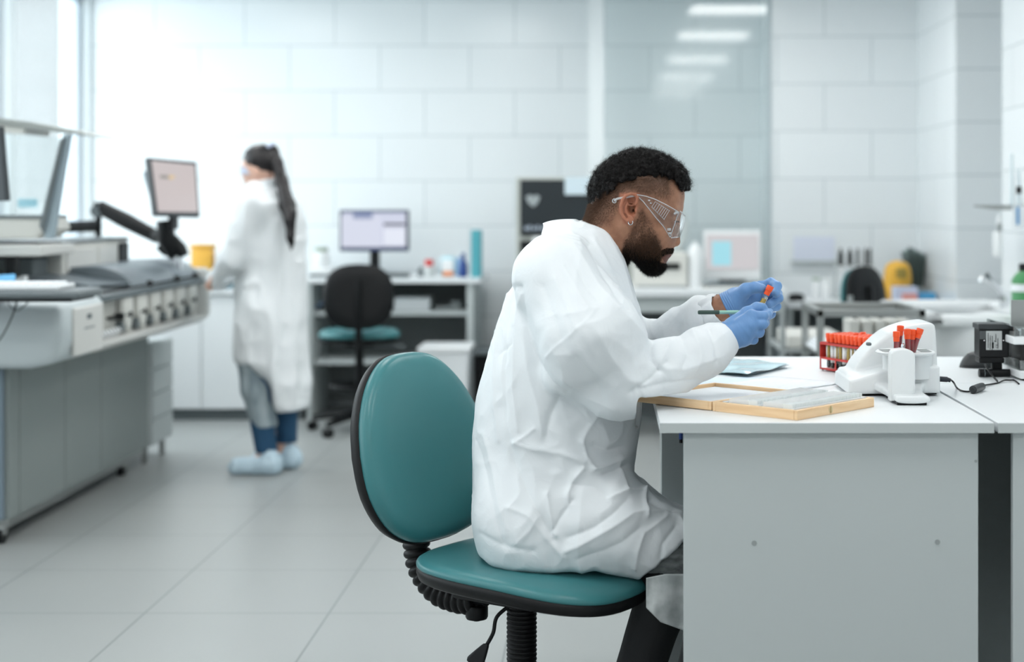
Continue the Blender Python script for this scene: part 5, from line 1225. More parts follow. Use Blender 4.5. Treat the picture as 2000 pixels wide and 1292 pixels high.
KN = tuple(P(1375,1105,3.50)); KF = tuple(P(1400,1095,3.72))
HN = tuple(P(1040,1000,3.50)); HFp = tuple(P(1040,990,3.74))
def bodyf(p):
    d = loftf(p, torso_tab, 2.3, .035, 455, 1085)
    d = smin(d, headf(p), .02)
    d = smin(d, cap(p, HF(1150,540), HF(1110,600), .07, .10), .05)
    d = smin(d, chain(p, [NS, NE, NW_], [.055, .042, .027], .02), .03)
    d = smin(d, chain(p, [FS, FE, FW, tuple(P(1424,596,3.667))], [.055, .042, .030, .0285], .02), .03)
    d = smin(d, chain(p, [HN, tuple(P(1345,1088,3.50)), tuple(P(1300,1150,3.505)), tuple(P(1222,1390,3.52)), tuple(P(1200,1475,3.53))], [.075, .048, .045, .034, .028], .02), .04)
    d = smin(d, chain(p, [HFp, KF, tuple(P(1372,1300,3.72)), tuple(P(1352,1465,3.72))], [.075, .045, .034, .028], .02), .04)
    for (an_, s_) in (((1200,1490),3.53), ((1352,1480),3.72)):
        a = P(an_[0], an_[1], s_); d = smin(d, cap(p, (a.x-.02, a.y, .05), (a.x+.12, a.y, .036), .028, .020), .03)
    return d
hx0, hx1 = (1135-VX)/SP, (1340-VX)/SP
V, Q = nets(bodyf, axis(-.36, .36, .008, (hx0, hx1, .00155)), axis(3.30, 3.98, .010, (YH-.092, YH+.092, .0017)), axis(-.02, 1.47, .010, (1.155, 1.47, .00155)))
# pigmentation: stubble and close-cropped hair (on the skin itself)
px, py = project(V); Z_ = V[:, 2]; fold = YH-np.abs(V[:, 1]-YH)
pxs, pys = VX+V[:, 0]/fold*F, VY+(CH-V[:, 2])/fold*F       # both sides alike
fade_poly = [(1309,340),(1312,378),(1304,386),(1285,386),(1262,381),(1247,378),(1240,372),(1228,374),(1217,384),(1209,398),(1200,416),(1188,436),(1165,448),(1140,440),(1140,300),(1309,300)]
beard_poly = [(1249,402),(1257,408),(1266,420),(1278,445),(1288,468),(1293,487),(1302,486),(1316,487),(1314,494),(1303,493),(1293,497),(1291,503),(1291,512),(1298,515),(1300,522),(1296,545),(1250,545),(1225,520),(1214,497),(1219,470),(1232,450),(1243,425)]
fade = softpoly(pxs, pys, fade_poly, 16); bd = softpoly(pxs, pys, beard_poly, 9)
dens = np.clip((pys-430)/60, .35, 1)*bd
lip = softpoly(pxs, pys, [(1291,502.5),(1299,497),(1306,494),(1316,493),(1316,499),(1311,504),(1306,512),(1299,513.5),(1295,508)], 2.5)*(V[:, 0] > (1288-VX)/SP)
skin = mat('brown_skin', srgb(168,117,90), .48, spec=.4, sss=.08)
nt, p_ = nodes(skin)
def attr_mix(nt, prev, name, col, fac=1.):
    a = nt.nodes.new('ShaderNodeAttribute'); a.attribute_name = name; m_ = nt.nodes.new('ShaderNodeMix'); m_.data_type = 'RGBA'; ml = nt.nodes.new('ShaderNodeMath'); ml.operation = 'MULTIPLY'; ml.inputs[1].default_value = fac; ml.use_clamp = True
    nt.links.new(a.outputs['Fac'], ml.inputs[0]); nt.links.new(ml.outputs[0], m_.inputs[0]); nt.links.new(prev, m_.inputs[6]); m_.inputs[7].default_value = col; return m_.outputs[2]
tc = nt.nodes.new('ShaderNodeTexCoord'); nz = nt.nodes.new('ShaderNodeTexNoise'); nz.inputs['Scale'].default_value = 28; nz.inputs['Detail'].default_value = 6
rp = nt.nodes.new('ShaderNodeValToRGB'); rp.color_ramp.elements[0].position = .35; rp.color_ramp.elements[1].position = .65; rp.color_ramp.elements[0].color = srgb(140,99,77); rp.color_ramp.elements[1].color = srgb(170,125,100)
nt.links.new(tc.outputs['Object'], nz.inputs['Vector']); nt.links.new(nz.outputs['Fac'], rp.inputs[0])
c_ = attr_mix(nt, rp.outputs[0], 'ear', srgb(172,108,84), .7)
c_ = attr_mix(nt, c_, 'lip', srgb(104,66,56)); c_ = attr_mix(nt, c_, 'crop', srgb(58,47,41), .72); c_ = attr_mix(nt, c_, 'stubble', srgb(44,31,26), .72)
nt.links.new(c_, p_.inputs['Base Color'])
nb = nt.nodes.new('ShaderNodeTexNoise'); nb.inputs['Scale'].default_value = 320; bp = nt.nodes.new('ShaderNodeBump'); bp.inputs['Strength'].default_value = .25; bp.inputs['Distance'].default_value = .0008
nt.links.new(tc.outputs['Object'], nb.inputs['Vector']); nt.links.new(nb.outputs['Fac'], bp.inputs['Height']); nt.links.new(bp.outputs[0], p_.inputs['Normal'])
ear_m = softpoly(pxs, pys, [(1210,376),(1248,376),(1248,400),(1240,425),(1232,440),(1218,436),(1208,410)], 5)*(np.abs(V[:, 1]-YH) > .066)
bodyo = npmesh('body', V, Q, skin, man, MO, {'crop': fade*(1-ear_m)*np.interp(pys-np.interp(pxs, [1140,1160,1180,1210,1250,1290,1312], [405,398,372,352,345,348,352]), [-5, 12, 40, 80], [1, .8, .45, .32]), 'stubble': dens*(1-lip), 'lip': lip, 'ear': ear_m})
# hair, beard
N = vnorm(V, Q)
area_ok = V[:, 2] > 1.15
rng = np.random.RandomState(11)
M['hair'] = mat('black_curly_hair', srgb(15,12,12), .5, spec=.25); M['hairb'] = mat('brown_short_hair', srgb(92,67,51), .5, spec=.35)
def pick(w_, n):
    w_ = np.clip(w_, 0, None)*area_ok; w_ = w_/w_.sum(); i = rng.choice(len(V), n, p=w_); return V[i]+rng.randn(n, 3)*.0006, N[i], i
def longb(x): return np.interp(x, [1140,1160,1180,1210,1250,1290,1305,1312,1320,1345], [446,424,388,358,344,344,346,348,350,340])   # lower edge of the long hair
def hairf(p):
    x, y, z = p; yf = YH-np.abs(y-YH); q = (x, yf, z)
    s = 1/.0105; n_ = vnoise(x*s, y*s, z*s)*.0036+vnoise(x*s*2.3+5, y*s*2.3, z*s*2.3)*.0024
    d = .0035+ell(q, HF(1242,381), (87*mm+.010, .0835, 78*mm+.0105), R(10))
    d = smin(d, ell(q, HF(1284,369), (54*mm+.008, .066, 50*mm+.009), R(8)), .02)
    d = smin(d, ell(q, HF(1318,346), (25*mm, .046, 19*mm), R(35)), .02)
    d = smin(d, ell(q, HF(1270,325), (50*mm, .055, 26*mm), R(18)), .03)
    d = d+n_
    pxx = VX+x/yf*F; pyy = VY+(CH-z)/yf*F
    cut = (pyy-longb(pxx))/SP
    front_cut = (pyy-np.interp(pxx, [1300,1316,1330,1348], [350,350,369,374]))/SP
    return smax(d, np.where(pxx > 1306, front_cut, cut)+n_*1.4, .008)
hv, hq = nets(hairf, axis(hx0-.015, hx1+.02, .0022), axis(YH-.1, YH+.1, .0022), axis(1.30, 1.475, .0022))
hn = vnorm(hv, hq)
hair = npmesh('hair', hv, hq, M['hair'], man, MO)
i = rng.choice(len(hv), 16000); up_ok = hn[i, 2] > -.5; i = i[up_ok]
strands('hair_curls', hv[i]-hn[i]*.002, hn[i]*.7+rng.randn(len(i), 3)*.5, .0085, .00036, M['hair'], hair, MO, curl=.5, seg=11, rng=rng, coil=.0026, turns=15)
above = 1.0*(pys < np.interp(pxs, [1140,1160,1180,1210,1250,1290,1305], [396,394,372,352,344,344,346])+2)*(V[:, 2] > 1.3)
w_f = fade*(1-above)*(1-ear_m); r_, n_, i = pick(w_f, 30000)
dn = np.array([-.55, 0, -.75]); lenf = np.interp(pys[i]-longb(pxs[i]), [0, 14, 60], [.0055, .0032, .0018])
strands('hair_fade', r_, n_*.55+dn, lenf*1.15, .00017, M['hairb'], hair, MO, curl=.2, seg=2, rng=rng)
wb_ = dens*(1-lip)*bd**2; r_, n_, i = pick(wb_, 24000)
lenb = np.interp(pys[i], [420, 470, 520], [.003, .0055, .007]); dnb = np.array([.1, 0, -.9])
lower = pys[i]+rng.randn(len(i))*11+(pxs[i]-1260)*-.25 > 496
mus = (pxs[i] > 1292) & (pys[i] < 496)
bear = strands('beard', r_[~lower], (n_*.6+dnb)[~lower], lenb[~lower]*np.where(mus[~lower], .55, 1), .00030, M['hairb'], man, MO, curl=.35, seg=5, rng=rng, coil=.0009)
strands('beard_dark', r_[lower], (n_*.6+dnb)[lower], lenb[lower], .00038, M['hair'], bear, MO, curl=.35, seg=5, rng=rng, coil=.0011)
wm = softpoly(pxs, pys, [(1291,490),(1302,484),(1316,485),(1315,492),(1302,494.5),(1293,499)], 3)*(V[:, 0] > (1285-VX)/SP); r_, n_, i = pick(wm, 1600)
strands('moustache', r_, n_*.35+np.array([-.2, -.0, -.8]), .0036, .00040, M['hair'], bear, MO, curl=.2, seg=3, rng=rng)
wch = softpoly(pxs, pys, [(1285,513),(1299,515),(1300,530),(1285,545),(1260,540),(1240,520),(1262,505)], 4)*(V[:, 0] > (1235-VX)/SP); r_, n_, i = pick(wch, 4200)
strands('chin_beard', r_, n_*.6+np.array([-.1, 0, -.5]), .0085, .00042, M['hair'], bear, MO, curl=.4, seg=6, rng=rng, coil=.0016)
# eyebrows, eye
for s in (-1, 1):
    n = 160; t = rng.rand(n); yy = YH+s*(.012+.038*t); base = np.stack([(1326-VX)/SP-.010*t-.004*t*t, yy, CH-(412-VY)/SP+.002*np.sin(t*3)+rng.randn(n)*.0018], 1)
    strands('eyebrow', base, np.array([[.5, s*.8, .1]]).repeat(n, 0), .007, .0004, M['hair'], man, MO, rng=rng, seg=2)
    b = MB(); c = Vector(HF(1309,429, s*.033)); b.lathe([(0.0001,-.0132)]+[(.0132*math.sin(a*math.pi/12), -.0132*math.cos(a*math.pi/12)) for a in range(1,12)]+[(0.0001,.0132)], Matrix.Translation(c+Vector((.0006,0,-.0012))), n=24)
    ey = b.build('eye', mat('eye_white_%d' % (s+1), srgb(215,205,200), .2), man, smooth=True, world=MO)
    b = MB(); d = Vector((.86, s*.1, -.5)).normalized(); b.cyl(c+d*.0116, c+d*.0140, .006, .0045, n=20); b.build('iris', mat('iris_%d' % (s+1), srgb(38,24,16), .15), ey, smooth=True, world=MO)
    # lids with lashes
    b = MB(); 
    for up, a0, a1 in ((1, -.95, 1.75),):
        def lid(u, v):
            th = lerp(-.2, 1.5, v); ph_ = lerp(-1.35, 1.35, u); rr = .0141
            return c+Vector((rr*math.cos(ph_)*math.cos(th), rr*math.sin(ph_), rr*math.cos(ph_)*math.sin(th)))
        b.grid(lid, 16, 10)
    b.build('eyelid', skin, ey, smooth=True, world=MO)
    n = 60; a = np.linspace(-1.1, 1.1, n); rt_ = np.stack([c.x+.0143*np.cos(a)*math.cos(-.2), c.y+.0143*np.sin(a), c.z+.0143*np.cos(a)*math.sin(-.2)], 1)
    strands('eyelashes', rt_, np.stack([np.cos(a), np.sin(a)*.6, -.3+0*a], 1), .007, .00035, M['hair'], ey, MO, rng=rng, seg=3)
# ------------------------------------------------ coat
coat_m = mat('white_nonwoven_coat', srgb(228,233,236), .62, spec=.25)
nt, p_ = nodes(coat_m); tc = nt.nodes.new('ShaderNodeTexCoord')
n1 = nt.nodes.new('ShaderNodeTexNoise'); n1.inputs['Scale'].default_value = 900; n1.inputs['Detail'].default_value = 2
n2 = nt.nodes.new('ShaderNodeTexNoise'); n2.inputs['Scale'].default_value = 22; n2.inputs['Detail'].default_value = 5; n2.inputs['Distortion'].default_value = 1.2
b1 = nt.nodes.new('ShaderNodeBump'); b1.inputs['Strength'].default_value = .12; b1.inputs['Distance'].default_value = .0006
b2 = nt.nodes.new('ShaderNodeBump'); b2.inputs['Strength'].default_value = .35; b2.inputs['Distance'].default_value = .004
for n_, b_ in ((n1, b1), (n2, b2)): nt.links.new(tc.outputs['Object'], n_.inputs['Vector']); nt.links.new(n_.outputs['Fac'], b_.inputs['Height'])
nt.links.new(b2.outputs[0], b1.inputs['Normal']); nt.links.new(b1.outputs[0], p_.inputs['Normal'])
def coatf(p):
    d = loftf(p, torso_tab, 2.35, 0, 430, 1100)
    d = smin(d, ell(p, H(1100,520,-.10), (75*mm, .10, 60*mm)), .05)
    d = smin(d, ell(p, H(1110,520,.10), (75*mm, .10, 60*mm)), .05)
    # near sleeve: shoulder, baggy upper arm, elbow, forearm, gathered cuff
    a = chain(p, [NS, tuple(P(1150,655,3.40)), tuple(P(1212,742,3.41)), tuple(P(1300,722,3.44)), tuple(P(1370,690,3.475)), tuple(P(1402,670,3.49)), tuple(P(1414,664,3.497))], [.105, .110, .073, .064, .056, .044, .034], .03)
    a = smin(a, ell(p, P(1195,775,3.405), (62*mm, .06, 38*mm), R(14)), .03)
    a = smin(a, ell(p, P(1110,720,3.40), (40*mm, .06, 55*mm), R(40)), .05)
    b_ = chain(p, [FS, tuple(P(1225,700,3.85)), tuple(P(1262,690,3.84)), tuple(P(1330,645,3.76)), tuple(P(1372,618,3.71)), tuple(P(1398,607,3.68))], [.10, .085, .072, .052, .046, .032], .03)
    d = smin(d, b_, .022); d = smin(d, a, .014)
    # skirt of the coat over hips and thighs
    t = chain(p, [tuple(P(1035,1000,3.50)), tuple(P(1180,1025,3.49)), tuple(P(1345,1083,3.50)), KN], [.115, .112, .080, .07], .03)
    t = smin(t, chain(p, [tuple(P(1040,990,3.74)), tuple(P(1200,1010,3.74)), tuple(P(1345,1070,3.73)), KF], [.115, .108, .080, .07], .03), .05)
    t = smin(t, ell(p, P(1060,1040,3.60), (110*mm, .20, 55*mm)), .05)
    d = smin(d, t, .045)
    seat = (.512+.004)-p[2]
    d = smax(d, np.where(p[0] < -.02, seat, seat-.35*(p[0]+.02)), .025)
    pxx = VX+p[0]/p[1]*F; pyy = VY+(CH-p[2])/p[1]*F
    hd = (pyy-np.interp(pxx, [1200,1225,1240,1262,1290,1320,1345,1420,1500], [1400,1180,1140,1120,1096,1070,1042,1000,980]))/870
    d = smax(d, np.where(p[2] < .64, hd, -.05), .004)
    # the forearm rests on the box lid
    d = smax(d, np.where((p[0] > .066) & (p[2] > .82) & (p[1] < 3.56), (.911-p[2])*np.clip((p[0]-.066)/.012, 0, 1)-.02*(1-np.clip((p[0]-.066)/.012, 0, 1)), -.05), .003)
    nk = cap(p, HF(1215,420), HF(1150,545), .058, .064); d = smax(d, -nk, .006)
    return d
V, Q = nets(coatf, axis(-.34, .36, .0036), axis(3.26, 4.0, .0042), axis(.40, 1.34, .0036))
V = smooth(V, Q, 1); N = vnorm(V, Q); px, py = project(V)
x, y, z = V.T
vis = N[:, 1] < .35       # side facing the viewer: hand-placed folds
wx = .05*vnoise(x*7, y*7, z*7); sl = np.clip((x-.02)/.25, 0, 1)*(z > .84)
dsp = .0055*ridged(x*9+3+wx*9+z*1.5, y*5, z*2.6+1.7, 1)*(1-.6*sl)-.003
dsp += .0036*ridged(x*9+z*11+wx*20, y*8, z*5-x*8, 1)*(.5+.5*vnoise(x*5+9, y*5, z*5))
dsp += .0016*ridged(x*26+z*9, y*20, z*20-x*12+wx*30, 1)
def crease(pts, w_, h_, sharp=1.0):
    global dsp
    d_ = polyd(px, py, pts)/(w_*.85); prof = np.exp(-d_**sharp); ends = 1.
    dsp = dsp+np.where(vis, h_*.80*prof, 0)
def facet(pts, w_, h_, side=1):
    """one-sided step: cloth folded over an edge"""
    global dsp
    d_ = polyd(px, py, pts); (x0, y0), (x1, y1) = pts[0], pts[-1]
    s_ = np.sign((px-x0)*(y1-y0)-(py-y0)*(x1-x0))*side; dsp = dsp+np.where(vis & (s_ > 0), h_*np.exp(-d_/w_), 0)
for c in (
    ([(1168,598),(1150,622),(1118,652),(1092,672),(1067,697)], 3.2, .0022, 1.6),
    ([(1012,560),(1020,610),(1034,665),(1052,715),(1078,748),(1105,766)], 10, -.011, 1.2),
    ([(1118,480),(1150,530),(1190,585),(1240,640),(1262,665)], 14, .010, 1.3),
    ([(1122,512),(1140,548),(1168,585)], 9, -.007, 1.2),
    ([(1100,520),(1128,570),(1150,600)], 8, .006, 1.2),
    ([(1150,480),(1180,530),(1200,570),(1225,605)], 8, -.006, 1.2),
    ([(1160,470),(1190,520),(1208,560)], 7, .005, 1.3),
    ([(1060,560),(1080,610),(1095,660)], 14, -.006, 1.3), ([(1085,545),(1110,600),(1125,640)], 9, .005, 1.2),
    ([(1160,640),(1195,700),(1228,742),(1262,752)], 16, .007, 1.3),
    ([(1272,672),(1276,700),(1290,722)], 9, -.018, 1.2), ([(1300,705),(1275,735),(1235,765)], 8, -.010, 1.2),
    ([(1310,668),(1300,690),(1292,715)], 9, .009, 1.3), ([(1330,655),(1345,690),(1330,730)], 8, -.006, 1.2), ([(1300,720),(1340,720),(1400,700)], 10, .006, 1.3),
    ([(1355,645),(1372,690),(1360,725)], 9, .005, 1.2), ([(1385,640),(1398,675),(1400,705)], 6, -.006, 1.3), ([(1250,760),(1300,748),(1370,742)], 7, -.006, 1.2),
    ([(1130,700),(1165,740),(1180,790)], 12, -.005, 1.3), ([(1100,740),(1150,780),(1200,800)], 8, .004, 1.3),
    ([(992,575),(976,640),(966,710),(966,790),(972,860)], 5, .0055, 1.2), ([(1002,560),(990,640),(986,720),(990,820),(1003,900)], 7, -.0055, 1.2),
    ([(1012,575),(1004,660),(1003,760),(1012,840)], 6, .005, 1.2), ([(975,690),(1000,672),(1003,640)], 5, -.004, 1.2),
    ([(1022,640),(1030,720),(1050,790),(1060,850)], 11, .006, 1.3), ([(1092,775),(1075,810),(1066,850)], 9, -.008, 1.2),
    ([(1100,770),(1135,790),(1150,812)], 8, .006, 1.3), ([(1165,815),(1145,845),(1138,862)], 7, .006, 1.3),
    ([(1003,865),(1045,878),(1095,885),(1138,902)], 7, .007, 1.2), ([(1003,868),(1030,848),(1042,838)], 5, .005, 1.2), ([(1005,905),(1030,960),(1060,1015),(1082,1055)], 6, -.006, 1.2),
    ([(1138,862),(1146,892),(1160,915)], 6, .010, 1.2), ([(1160,915),(1185,908),(1215,895)], 7, .010, 1.3), ([(1165,870),(1190,880),(1222,872)], 13, -.013, 1.3),
    ([(1180,925),(1210,912),(1225,905)], 6, -.008, 1.2), ([(1208,905),(1222,945),(1224,960)], 5, .006, 1.2),
    ([(1138,915),(1118,940),(1108,965),(1112,985)], 7, .009, 1.2), ([(1068,965),(1075,1005),(1085,1045)], 6, .007, 1.2), ([(1118,975),(1095,1010),(1082,1035)], 6, -.008, 1.2),
    ([(1120,945),(1160,950),(1192,972)], 10, -.006, 1.2), ([(1192,972),(1225,960),(1255,958)], 6, .010, 1.2), ([(1256,958),(1258,985),(1262,1008)], 5, .010, 1.2),
    ([(1262,962),(1285,985),(1330,1003)], 8, .007, 1.3), ([(1270,1002),(1295,998),(1325,1010),(1338,1030)], 6, .007, 1.2), ([(1268,980),(1290,996),(1310,1002)], 7, -.009, 1.2),
    ([(1105,1075),(1150,1055),(1195,1030),(1235,1002),(1258,1000)], 9, .008, 1.2), ([(1110,1050),(1160,1030),(1200,1000),(1225,975)], 9, -.007, 1.2),
    ([(1130,1090),(1180,1078),(1215,1060),(1250,1030)], 8, -.005, 1.2), ([(1240,1110),(1245,1075),(1258,1040),(1300,1010)], 7, .006, 1.2), ([(1290,1090),(1295,1060),(1318,1030)], 6, -.006, 1.2),
    ([(930,860),(950,930),(965,1000),(985,1060)], 7, -.005, 1.2), ([(945,850),(962,920),(975,985),(990,1030)], 6, .005, 1.2),
    ([(990,990),(1030,1005),(1075,1060),(1100,1088)], 6, .005, 1.2), ([(940,1040),(985,1065),(1040,1075)], 7, -.004, 1.2), ([(1010,1060),(1035,1035),(1050,1010)], 6, .004, 1.2),
    ([(1075,455),(1110,462),(1150,478),(1200,540)], 4, -.004, 1.3), ([(1068,463),(1100,470),(1135,488)], 3, .003, 1.3)):
    crease(*c)
dsp *= np.clip((V[:, 2]-.50)/.03, .15, 1)
V = V+N*dsp[:, None]
# remove the closed ends: cuffs, knee opening
px, py = project(V)
cut = (px-1340)*.0 > 1
hem = (px > 1235) & (py > np.interp(px, [1235,1262,1290,1320,1345,1420], [1140,1122,1098,1070,1040,1000])) & (V[:, 2] < .62)
V2c = V.copy()
coat = npmesh('lab_coat', V, Q, coat_m, man, MO)
# collar leaf folded over a standing band
TC = [(1125,428,0),(1144,440,-.048),(1172,476,-.0725),(1198,518,-.056),(1213,558,-.012)]
BC = [(1064,437,0),(1066,463,-.062),(1112,492,-.128),(1166,545,-.120),(1207,592,-.040)]
for sd in (-1, 1):
    tC = catmull([Vector((HF(a, b_)[0], YH-sd*d_, HF(a, b_)[2])) for a, b_, d_ in TC], 8); bC = catmull([Vector((HF(a, b_)[0], YH-sd*d_, HF(a, b_)[2])) for a, b_, d_ in BC], 8)
    b = MB(); n_c = len(tC)
    def leaf(u, v):
        k = min(n_c-1, int(round(u*(n_c-1)))); q = lerp(tC[k], bC[k], v); ctr = Vector(HF(1160,500)); o_ = Vector((q.x-ctr.x, q.y-ctr.y, .02)).normalized()
        return q+o_*(.010*math.sin(v*3.1)+.004*v+.003*math.sin(u*17+v*3)*v)
    b.grid(leaf, n_c, 10); b.build('collar', coat_m, coat, smooth=True, world=MO, auto=180, solid=.0012)
    b = MB()
    def band(u, v):
        k = min(n_c-1, int(round(u*(n_c-1)))); q = tC[k]; ctr = Vector(HF(1165,500)); o_ = Vector((q.x-ctr.x, q.y-ctr.y, 0)).normalized(); return q+Vector((.010*v, 0, -.045*v))-o_*.004*v
    b.grid(band, n_c, 5); b.build('collar_band', coat_m, coat, smooth=True, world=MO, auto=180, solid=.0012)
b = MB(); b.grid(lambda u, v: Vector(HF(1213+1.5*math.sin(v*9)+(u-.5)*2, 556+24*v, 0))+Vector((.002*math.sin(v*14), (u-.5)*.03, 0)), 5, 14); b.build('front_placket', coat_m, coat, smooth=True, world=MO, solid=.0015)
# cuffs
def cuff(c0, c1, r, name='cuff'):
    c0, c1 = Vector(c0), Vector(c1); ax_ = (c1-c0).normalized(); u = ax_.orthogonal().normalized(); v = ax_.cross(u); b = MB()
    def f(s, t):
        a = 2*math.pi*s; rr = r*(1+.05*math.sin(a*9+t*3)+.04*math.sin(a*5))*(1+.10*math.sin(t*3.14)-.10*t)
        return c0+(c1-c0)*t+(u*math.cos(a)+v*math.sin(a))*rr
    b.grid(f, 72, 10, cu=True); return b.build(name, coat_m, coat, smooth=True, world=MO, auto=180, solid=.0012)
cuff(P(1396,672,3.487), P(1417,661,3.500), .0375); cuff(P(1384,612,3.69), P(1407,602.5,3.672), .0385)
# darker inner layer and trouser leg seen below the hem
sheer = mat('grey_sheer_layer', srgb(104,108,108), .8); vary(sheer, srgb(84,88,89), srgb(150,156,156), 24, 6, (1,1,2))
def legf(p):
    d = chain(p, [tuple(P(1150,1035,3.50)), tuple(P(1345,1085,3.50)), KN], [.072, .072, .066], .03)
    d = smin(d, chain(p, [tuple(P(1150,1030,3.73)), tuple(P(1345,1078,3.73)), KF], [.085, .074, .066], .03), .04)
    return d+.004*(1-ridged(p[0]*22, p[1]*22, p[2]*22, 2))-.002
V, Q = nets(legf, axis(0, .40, .005), axis(3.36, 3.86, .006), axis(.36, .72, .005)); npmesh('inner_layer', V, Q, sheer, coat, MO)
trm = mat('black_trousers', srgb(17,19,22), .75, bump=(60,.4,.003))
def trf(p):
    d = chain(p, [tuple(P(1120,1030,3.50)), tuple(P(1345,1088,3.50)), tuple(P(1300,1150,3.505)), tuple(P(1222,1390,3.52)), tuple(P(1200,1475,3.53))], [.080, .064, .062, .052, .046], .02)
    d = smin(d, chain(p, [tuple(P(1120,1020,3.73)), KF, tuple(P(1372,1300,3.72)), tuple(P(1352,1465,3.72))], [.080, .060, .055, .046], .02), .03)
    d = smin(d, ell(p, P(1050,1040,3.62), (90*mm, .16, .06)), .05)
    d = smax(d, (.525-p[2])*(p[0] < 0)-9*(p[0] >= 0), .01)
    return d+.002*vnoise(p[0]*30, p[1]*30, p[2]*12)
V, Q = nets(trf, axis(-.26, .38, .007), axis(3.38, 3.88, .008), axis(.0, .70, .008)); npmesh('trousers', V, Q, trm, man, MO)
shm = mat('black_shoe', srgb(20,22,24), .5)
def shoe(p):
    d = None
    for (an_, s_) in (((1200,1490),3.53), ((1352,1480),3.72)):
        a = P(an_[0], an_[1], s_); e = smin(cap(p, (a.x-.03, a.y, .055), (a.x+.14, a.y, .036), .040, .034), cap(p, (a.x-.01, a.y, .10), (a.x-.01, a.y, .05), .042, .045), .03)
        d = e if d is None else np.minimum(d, e)
    return smax(d, .004-p[2], .006)
V, Q = nets(shoe, axis(-.1, .45, .006), axis(3.44, 3.82, .006), axis(-.01, .18, .006)); npmesh('shoes', V, Q, shm, man, MO)
# coat tails that hang below the seat
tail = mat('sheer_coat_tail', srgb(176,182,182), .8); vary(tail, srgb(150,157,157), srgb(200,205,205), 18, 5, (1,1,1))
def sheetpx(name, top, bot, Y, amp, m, nu=40, nv=24):
    b = MB()
    def f(u, v):
        a = np.array(top); c = np.array(bot); ta = np.linspace(0, 1, len(a)); tb = np.linspace(0, 1, len(c))
        q0 = (np.interp(u, ta, a[:, 0]), np.interp(u, ta, a[:, 1])); q1 = (np.interp(u, tb, c[:, 0]), np.interp(u, tb, c[:, 1]))
        xx, yy = lerp(q0[0], q1[0], v), lerp(q0[1], q1[1], v); return P(xx, yy, Y+amp*math.sin(u*11+v*2)*(.3+v)+.5*amp*math.sin(u*23+1)*v)
    b.grid(f, nu, nv); return b.build(name, m, coat, smooth=True, world=MO, auto=180, solid=.0012)
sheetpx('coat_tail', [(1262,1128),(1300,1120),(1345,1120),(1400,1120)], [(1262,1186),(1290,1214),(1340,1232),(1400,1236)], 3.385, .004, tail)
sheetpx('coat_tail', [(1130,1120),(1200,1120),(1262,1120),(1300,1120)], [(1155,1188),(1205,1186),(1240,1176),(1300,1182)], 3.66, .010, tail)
# ------------------------------------------------ gloves, pen, tube, goggles, earring
glove = mat('blue_nitrile', srgb(104,146,196), .38, spec=.45, sss=.05)
nt, p_ = nodes(glove); tc = nt.nodes.new('ShaderNodeTexCoord'); n_ = nt.nodes.new('ShaderNodeTexNoise'); n_.inputs['Scale'].default_value = 130; n_.inputs['Detail'].default_value = 4; mp = nt.nodes.new('ShaderNodeMapping'); mp.inputs['Scale'].default_value = (1.4,1,.45); mp.inputs['Rotation'].default_value = (0, R(35), 0)
bb_ = nt.nodes.new('ShaderNodeBump'); bb_.inputs['Strength'].default_value = .4; bb_.inputs['Distance'].default_value = .0016
nt.links.new(tc.outputs['Object'], mp.inputs[0]); nt.links.new(mp.outputs[0], n_.inputs['Vector']); nt.links.new(n_.outputs['Fac'], bb_.inputs['Height']); nt.links.new(bb_.outputs[0], p_.inputs['Normal'])
T = lambda x, y, Y: tuple(P(x, y, Y))
def wr(p):
    # fine wrinkles behind the knuckles and along the cuff
    x = VX+p[0]/p[1]*F; y = VY+(CH-p[2])/p[1]*F
    e = .0007*np.sin((x*.80+y*.55)*1.55)*np.exp(-((x*.80+y*.55-1556)/9)**2)*(x+y < 2140)*(y > 598)
    return e+.0006*np.sin((x*.86-y*.5)*1.3)*np.exp(-((x*.86-y*.5-884)/12)**2)
def near_hand(p):
    w0 = T(1408,666,3.497); w1 = T(1424,655,3.50)
    d = chain(p, [w0, w1], [.032, .029], .01)
    mc = [T(1468,616,3.478), T(1468,634,3.470), T(1463,649,3.474), T(1454,662,3.484)]
    for q_, r in zip(mc, (.0145,.0150,.0145,.0135)): d = smin(d, cap(p, T(1430,652,3.498), q_, .024, r), .014)
    d = smin(d, cap(p, T(1428,668,3.50), mc[3], .018, .013), .012)
    fs = [([mc[0], T(1491,617,3.480), T(1499,614,3.505), T(1503,609,3.524)], [.0125,.0108,.0095,.0085]),
          ([mc[1], T(1490,633,3.476), T(1494,630,3.503), T(1489,624,3.525)], [.0130,.0112,.0098,.0088]),
          ([mc[2], T(1483,649,3.482), T(1485,646,3.508), T(1476,640,3.525)], [.0125,.0108,.0095,.0085]),
          ([mc[3], T(1472,663,3.490), T(1472,660,3.512), T(1463,652,3.525)], [.0118,.0100,.0088,.0078])]
    for pts, rs in fs: d = smin(d, chain(p, pts, rs, .004), .0035)
    th = chain(p, [T(1432,636,3.508), T(1460,612,3.512), T(1479,601,3.514), T(1489,601,3.516)], [.021,.0155,.0125,.0115], .006)
    d = smin(d, th, .007)
    rg = ridged(p[0]*70+p[2]*50, p[1]*20, p[2]*20, 1)
    return d-.0004*rg-wr(p)
